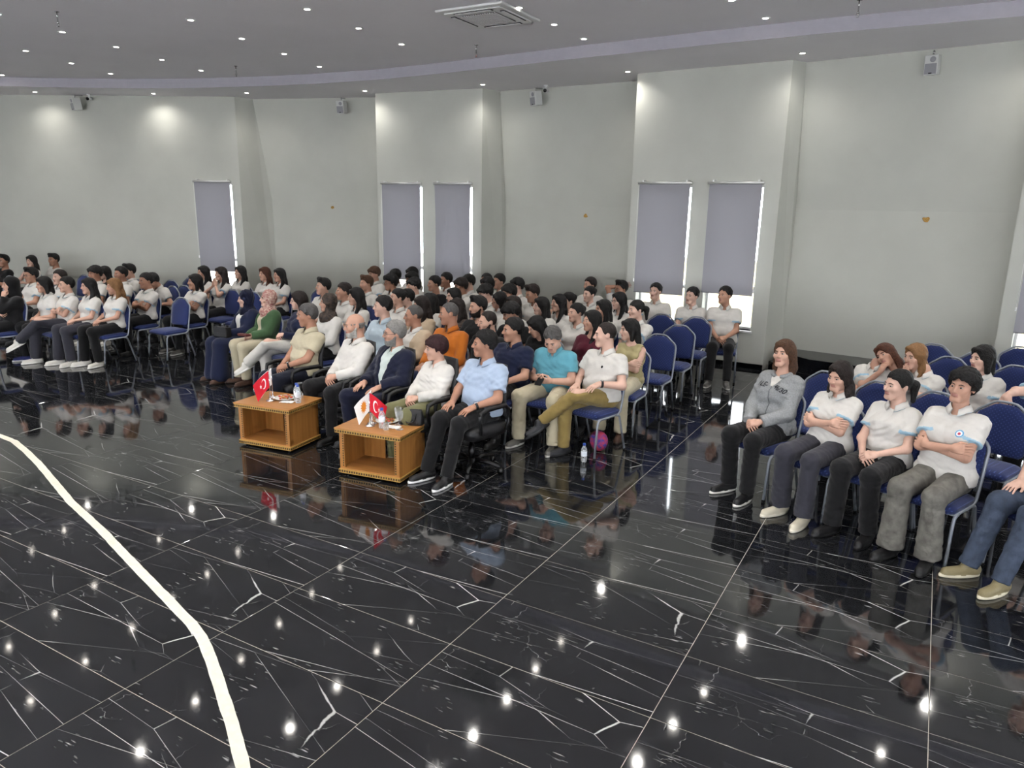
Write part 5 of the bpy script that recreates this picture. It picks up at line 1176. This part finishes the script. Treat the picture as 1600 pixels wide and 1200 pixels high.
    def top_fn(ex, frac, vopen, cutz):
        t2 = [(p[0], p[1], p[2], p[3] + ex, p[4] + ex) if p[0] == 'c' else (p[0], p[1], tuple(np.array(p[2]) + ex)) for p in tor2]; sv_ = sleeves(loose + ex, frac) if frac > 0 else None
        def fn(P):
            d = union(P, t2, .05)
            if sv_:
                for s in (-1, 1):
                    e = union(P, sv_[s], .02); Sj, E_, W = arms[s][:3]
                    if frac <= 1:
                        u = (E_ - Sj)/np.linalg.norm(E_ - Sj); e = np.maximum(e, (P - (Sj + (E_ - Sj)*frac)) @ u.astype(np.float32))
                    else:
                        u = (W - E_)/np.linalg.norm(W - E_); e = np.maximum(e, (P - (W - u*.012)) @ u.astype(np.float32))
                    d = smin(d, e, .03)
            else:
                for s in (-1, 1): d = smax(d, -cap(P, arms[s][0] + np.array([s*.02, 0, 0]), arms[s][1], au + .012, au + .012), .01)
            d = d + wrinkle(P, .0055, seed)
            d = smax(d, -cap(P, nb - neckv*.1, nb + neckv*2, .060 if not fem else .058, .075), .008)
            d = smax(d, -cap(P, nb + RX @ np.array([0, -.085, -.012]), nb + RX @ np.array([0, -.12, -.075 if kind != 'sleeveless' else -.03]), .030, .010), .006)
            if vopen:
                Q = (P - np.array([0, 0, HIPZ])) @ RX   # back to upright torso axes
                hgt = Q[:, 2] / ts; wv = np.clip((hgt - vopen[0]) / (.52 - vopen[0]), 0, 1) * vopen[1] + vopen[2]
                d = smax(d, np.where(Q[:, 1] < .0, wv - np.abs(Q[:, 0]), -1.), .004)
            return smax(d, cutz - P[:, 2], .004)
        return fn
    tl, th_ = lo.copy(), hi.copy(); tl[2] = hemz - .06
    tres = res if dist > 8.3 else (.0092 if dist < 7.3 else .0115)
    def stripe_idx(V, F, frac):
        c = V[F].mean(1); m = np.zeros(len(F), int)
        for s in (-1, 1):
            Sj, E_ = arms[s][:2]; L_ = np.linalg.norm(E_ - Sj); u = (E_ - Sj)/L_; t = (c - Sj) @ u; r_ = np.linalg.norm(c - Sj - t[:, None]*u, axis=1)
            m |= ((t > frac*L_ - (.015 if dist < 8.3 else .012)) & (t < frac*L_ + .008) & (r_ < .10) & (r_ > ae*.6)).astype(int)
        return m
    inner = at['t'][2] if len(at['t']) > 2 else None
    if inner:
        V, F = mesh_sdf(top_fn(-.010, 9., None, hemz), tl, th_, tres); link('shirt', np_mesh('shirt', V, F, [cmat(inner)]), root)
        cut = hemz - (.05 if kind == 'coat' else .0)
        V, F = mesh_sdf(top_fn(.006, 9., (.08, .085, .018) if kind == 'blazer' else (.0, .05, .035), cut), tl, th_, tres); link('jacket' if kind == 'blazer' else 'cardigan', np_mesh('jacket', V, F, [cmat(col)]), root)
        tcol = inner
    else:
        frac = sl if kind != 'sleeveless' else 0.
        cc = 'olivetop' if (kind == 'sleeveless') else col
        V, F = mesh_sdf(top_fn(.0, frac, None, hemz), tl, th_, tres)
        link({'hoodie': 'sweatshirt', 'polo': 'polo_shirt'}.get(kind, 'shirt'), np_mesh('shirt', V, F, [cmat(cc), M_stripe], stripe_idx(V, F, frac) if kind == 'polo' else None), root); tcol = cc
    Mn = Matrix([list(RX[i]*(1.0 if not fem else .95)) + [(nb + RX @ np.array([0, -.008, -.004]))[i]] for i in range(3)] + [[0, 0, 0, 1]])
    if kind in ('polo', 'shirt', 'shirtlong', 'sshirt', 'blazer') or 'collar' in at.get('x', ()): link('collar', collar(tcol, kind == 'polo'), root, Mn)
    if kind == 'hoodie':
        b_ = MB(); b_.tube([(.085*math.cos(a), .02 + .085*math.sin(a) - .02, -.015 + .028*math.sin(a)) for a in [R(-70 + 320*i/20 - 0) for i in range(21)]], [.016 + .016*math.sin(math.pi*i/20) for i in range(21)], 10); b_.build('hood', cmat('heather'), root, True, Mn)
    # trousers or skirt
    leg = at['l']
    if leg == 'skirt':
        def bot(P):
            d = smin(cap(P, (-.09, -.02, HIPZ - .01), (-.105, -.44, .535), .11, .092), cap(P, (.09, -.02, HIPZ - .01), (.105, -.44, .535), .11, .092), .09); d = smin(d, cap(P, (-.10, -.44, .52), (-.10, -.47, .10), .095, .13), .06); d = smin(d, cap(P, (.10, -.44, .52), (.10, -.47, .10), .095, .13), .06)
            d = d + .006*np.sin(38*P[:, 0] + 6*P[:, 2])*np.clip((.5 - P[:, 2])*3, 0, 1); return smax(d, .035 - P[:, 2], .004)
        bn = 'skirt'
    else:
        flare = {'greyjeans': .088, 'whitecloth': .078, 'cream': .07, 'charcoal': .076, 'black': .066 if fem else .058}.get(leg, .058); ex = .012
        tp = {s: [('c', L_[0], L_[1], th + ex, .060 + ex + .006), ('c', L_[1], L_[2], .058 + ex, flare)] for s, L_ in legs.items()}
        pel = [('c', T(-.085, .0, .03), T(.085, .0, .03), .112*tb + .006, .112*tb + .006)]
        def bot(P):
            dd = []
            for s in (-1, 1):
                e = union(P, tp[s], .025); u = legs[s][2] - legs[s][1]; u /= np.linalg.norm(u); q = legs[s][2] + u*.012; dd.append(smax(e, (P - q.astype(np.float32)) @ u.astype(np.float32), .004))
            d = smin(np.minimum(dd[0], dd[1]), smin(union(P, pel, .02), dd[0], .03), .02); d = smin(d, dd[1], .0)
            return smax(d + wrinkle(P, .004, seed + 3), P[:, 2] - (HIPZ + .13), .01)
        bn = 'trousers'
    bl_, bh_ = lo.copy(), hi.copy(); bh_[2] = HIPZ + .2; bl_[2] = 0.0
    bl_[1] = min(bl_[1], -.68); bl_[0] -= .04; bh_[0] += .04
    V, F = mesh_sdf(bot, bl_, bh_, tres); link(bn, np_mesh(bn, V, F, [cmat('navy' if leg == 'skirt' else leg)]), root)
    # shoes
    up, so = SHOECOL[at.get('sh', rnd.choice(('black', 'white', 'black', 'darkgrey')))]
    mu, ms = mat('shoe_' + up[1:], up, .5, bump=.2, bscale=80), mat('sole_' + so[1:], so, .6)
    for s in (-1, 1):
        hip, knee, ank, fy, pf = legs[s]; z = max(0.0, ank[2] - .095)
        o = link('shoe', SHOE, root, Matrix.Translation((ank[0], ank[1] - .01, z)) @ Matrix.Rotation(fy, 4, 'Z') @ Matrix.Rotation(-pf, 4, 'X'))
        for i, mm in enumerate((mu, ms)): o.material_slots[i].link = 'OBJECT'; o.material_slots[i].material = mm
    # hair, eyes, extras
    st, hcname = at['h']; nm = {'hijab': 'headscarf', 'hood': 'hood'}.get(st, 'hair')
    o = link(nm, hair_me(st), root, M_head); o.material_slots[0].link = 'OBJECT'; o.material_slots[0].material = hair_mat(hcname)
    link('eyes', EYES, root, M_head); o = link('eyebrows', BROWS, root, M_head)
    if hcname in ('grey', 'silver', 'white'): o.material_slots[0].link = 'OBJECT'; o.material_slots[0].material = hair_mat('grey')
    X = at.get('x', ())
    if 'glasses' in X: link('glasses', GLASSES, root, M_head)
    for q in X:
        if q.startswith('beard'): o = link('beard', hair_me('beard'), root, M_head); o.material_slots[0].link = 'OBJECT'; o.material_slots[0].material = hair_mat({'dark': 'darkbrown', 'white': 'white', 'grey': 'silver'}[q[6:]])
        if q == 'watchL':
            _, E_, W, f, n, curl = arms[1]; u = (W - E_)/np.linalg.norm(W - E_); c0 = W - u*.03; q_ = Vector(u).to_track_quat('Z', 'Y').to_matrix().to_4x4()
            ws_ = link('wrist_watch', MB().lathe([(awr + .004, -.011), (awr + .007, -.011), (awr + .007, .011), (awr + .004, .011)], 18).mesh('watch', [M_blackpl], True), root, Matrix.Translation(Vector(c0)) @ q_)
            MB().lathe([(.001, 0), (.018, 0), (.018, .008), (.001, .009)], 16).build('watch_case', M_steel, ws_, True, Matrix.Translation((0, awr + .004, 0)) @ Matrix.Rotation(R(-90), 4, 'X'))
    def chest_project(pts2, extra=.002):   # (x, h) in torso coordinates -> points just proud of the garment front
        fn = top_fn(.0, sl if kind != 'sleeveless' else 0., None, hemz); P = np.array([T(x, -.30, h) for x, h in pts2], np.float32); dr = (RX @ np.array([0, 1., 0])).astype(np.float32)
        for _ in range(40): P = P + np.maximum(fn(P), -.01)[:, None]*.8*dr
        return P - dr*extra
    if 'crest' in X or 'emblem_small' in X or 'logo' in X:
        cx_, ch_, rr = (.085, .355, .026) if 'crest' in X else (.07, .35, .014); rings = [1, .72, .70, .35]; P2 = []
        for q in rings: P2 += [(cx_ + rr*q*math.cos(2*math.pi*i/20), ch_ + rr*q*math.sin(2*math.pi*i/20)/ts) for i in range(20)]
        P2.append((cx_, ch_)); P3 = chest_project(P2); F3 = []; m3 = []
        for q in range(3):
            for i in range(20): F3.append((q*20+i, q*20+(i+1) % 20, (q+1)*20+(i+1) % 20, (q+1)*20+i)); m3.append((0, 1, 1)[q])
        for i in range(20): F3.append((60+i, 60+(i+1) % 20, 80)); m3.append(2)
        b_ = MB(); b_.v = [tuple(p) for p in P3]; b_.f = F3; b_.m = m3
        b_.build('chest_crest' if 'crest' in X else 'chest_emblem', [cloth('crest_blue', '#5f9fc8'), cloth('crest_white', '#e8eaec'), cloth('crest_red', '#b24050')] if 'crest' in X else [cloth('emblem_a', '#1c1c20' if 'logo' in X else '#b8a8a8')]*3, root)
    if 'lettering' in X:
        n1, n2 = 8, 8; P2 = [((-1 + 2*i/n1)*(.012 + .046*j/n2), .385 + .085*j/n2) for j in range(n2+1) for i in range(n1+1)]
        b_ = MB(); b_.v = [tuple(p) for p in chest_project(P2, .004)]; b_.f = [(j*(n1+1)+i, j*(n1+1)+i+1, (j+1)*(n1+1)+i+1, (j+1)*(n1+1)+i) for j in range(n2) for i in range(n1)]; b_.m = [0]*len(b_.f); b_.build('undershirt', cmat('white'), root, True)
        MB().tube([tuple(p) for p in chest_project([(0, .385 - .02*i) for i in range(17)], .002)], .004, 6).build('zip', cloth('zip_grey', '#6a6c6e'), root, True)
        for txt, x0, h0, sz, rt in (('N.E-', -.132, .372, .056, .02), ('46/30', .030, .378, .052, -.30)):
            cu = bpy.data.curves.new('lettering', 'FONT'); cu.body = txt; cu.size = sz; cu.extrude = 0; cu.offset = .0009; tmp = bpy.data.objects.new('tmp_text', cu); COL.objects.link(tmp)
            dg = bpy.context.evaluated_depsgraph_get(); me = bpy.data.meshes.new_from_object(tmp.evaluated_get(dg)); bpy.data.objects.remove(tmp)
            co = np.array([v.co[:] for v in me.vertices]); cr, sr = math.cos(rt), math.sin(rt)
            P3 = chest_project([(x0 + x*cr - y*sr, h0 + (x*sr + y*cr)/ts) for x, y, _ in co], .010)
            for v, p in zip(me.vertices, P3): v.co = p
            me.materials.clear(); me.materials.append(cloth('lettering_print', '#2c2e33')); link('lettering', me, root)
    for q, nm_, lab_, cat_, sz, col_, zz in (('bag', 'handbag', 'small black handbag on the lap of the woman in navy headscarf', 'handbag', (.12, .05, .07), '#121214', .70), ('wallet', 'wallet', 'dark red wallet held by the woman in green cardigan', 'wallet', (.085, .045, .016), '#5a2a28', .685)):
        if q in X:
            ww = Rw @ np.array([.03, -.36, zz]) + np.array([ox, oy, 0]); t = empty(nm_, (float(ww[0]), float(ww[1]), float(ww[2]) - sz[2]), rz + .3); tag(t, lab_, cat_)
            mm = mat('leather_' + nm_, col_, .45, noise=.1, bump=.2, bscale=120); b_ = MB(); b_.box((-sz[0], -sz[1], 0), (sz[0], sz[1], sz[2]*2)); bevel(b_.build('bag_body' if q == 'bag' else 'wallet_body', mm, t), .012, 3)
            b_ = MB(); b_.box((-sz[0]*.96, -sz[1]-.004, sz[2]*.9), (sz[0]*.96, sz[1]*.2, sz[2]*2+.004)); bevel(b_.build('flap', mm, t), .003, 2)
            if q == 'bag': MB().tube([(-.10, 0, .13), (-.11, -.03, .16), (0, -.05, .175), (.11, -.03, .16), (.10, 0, .13)], .005, 6).build('strap', mm, t, True)
    if pose == 'phone':
        ph = MB(); ph.box((-.036, -.075, -.004), (.036, .075, .004)); o = bevel(ph.build('phone', mat('phone_black', '#0a0a0c', .15), None), .003, 2); Wm = (arms[1][2] + arms[-1][2])/2 + np.array([0, -.10, .02])
        wv = Rw @ Wm + np.array([ox, oy, 0]); o.location = wv; o.rotation_euler = (R(35), 0, rz); tag(o, 'black mobile phone held by the man in turquoise polo', 'phone')
    # chair below
    cpos = np.array([ox, oy, 0]) + Rw @ np.array([0, -.14, 0])
    if at.get('ch') == 'office': place_office(float(cpos[0]), float(cpos[1]), rot, 'black office armchair seating the ' + label.split(',')[0])
    else: place_chair(float(cpos[0]), float(cpos[1]), rot, 'blue banquet chair seating the ' + ' '.join(label.split(',')[0].split()[:11]), 'occupied banquet chairs')
    return root
import time as _t
_t0 = _t.time()
for rec in PEOPLE: person(*rec)
print('people', round(_t.time() - _t0, 1), 's; triangles', sum(len(m.polygons)*2 for m in bpy.data.meshes))
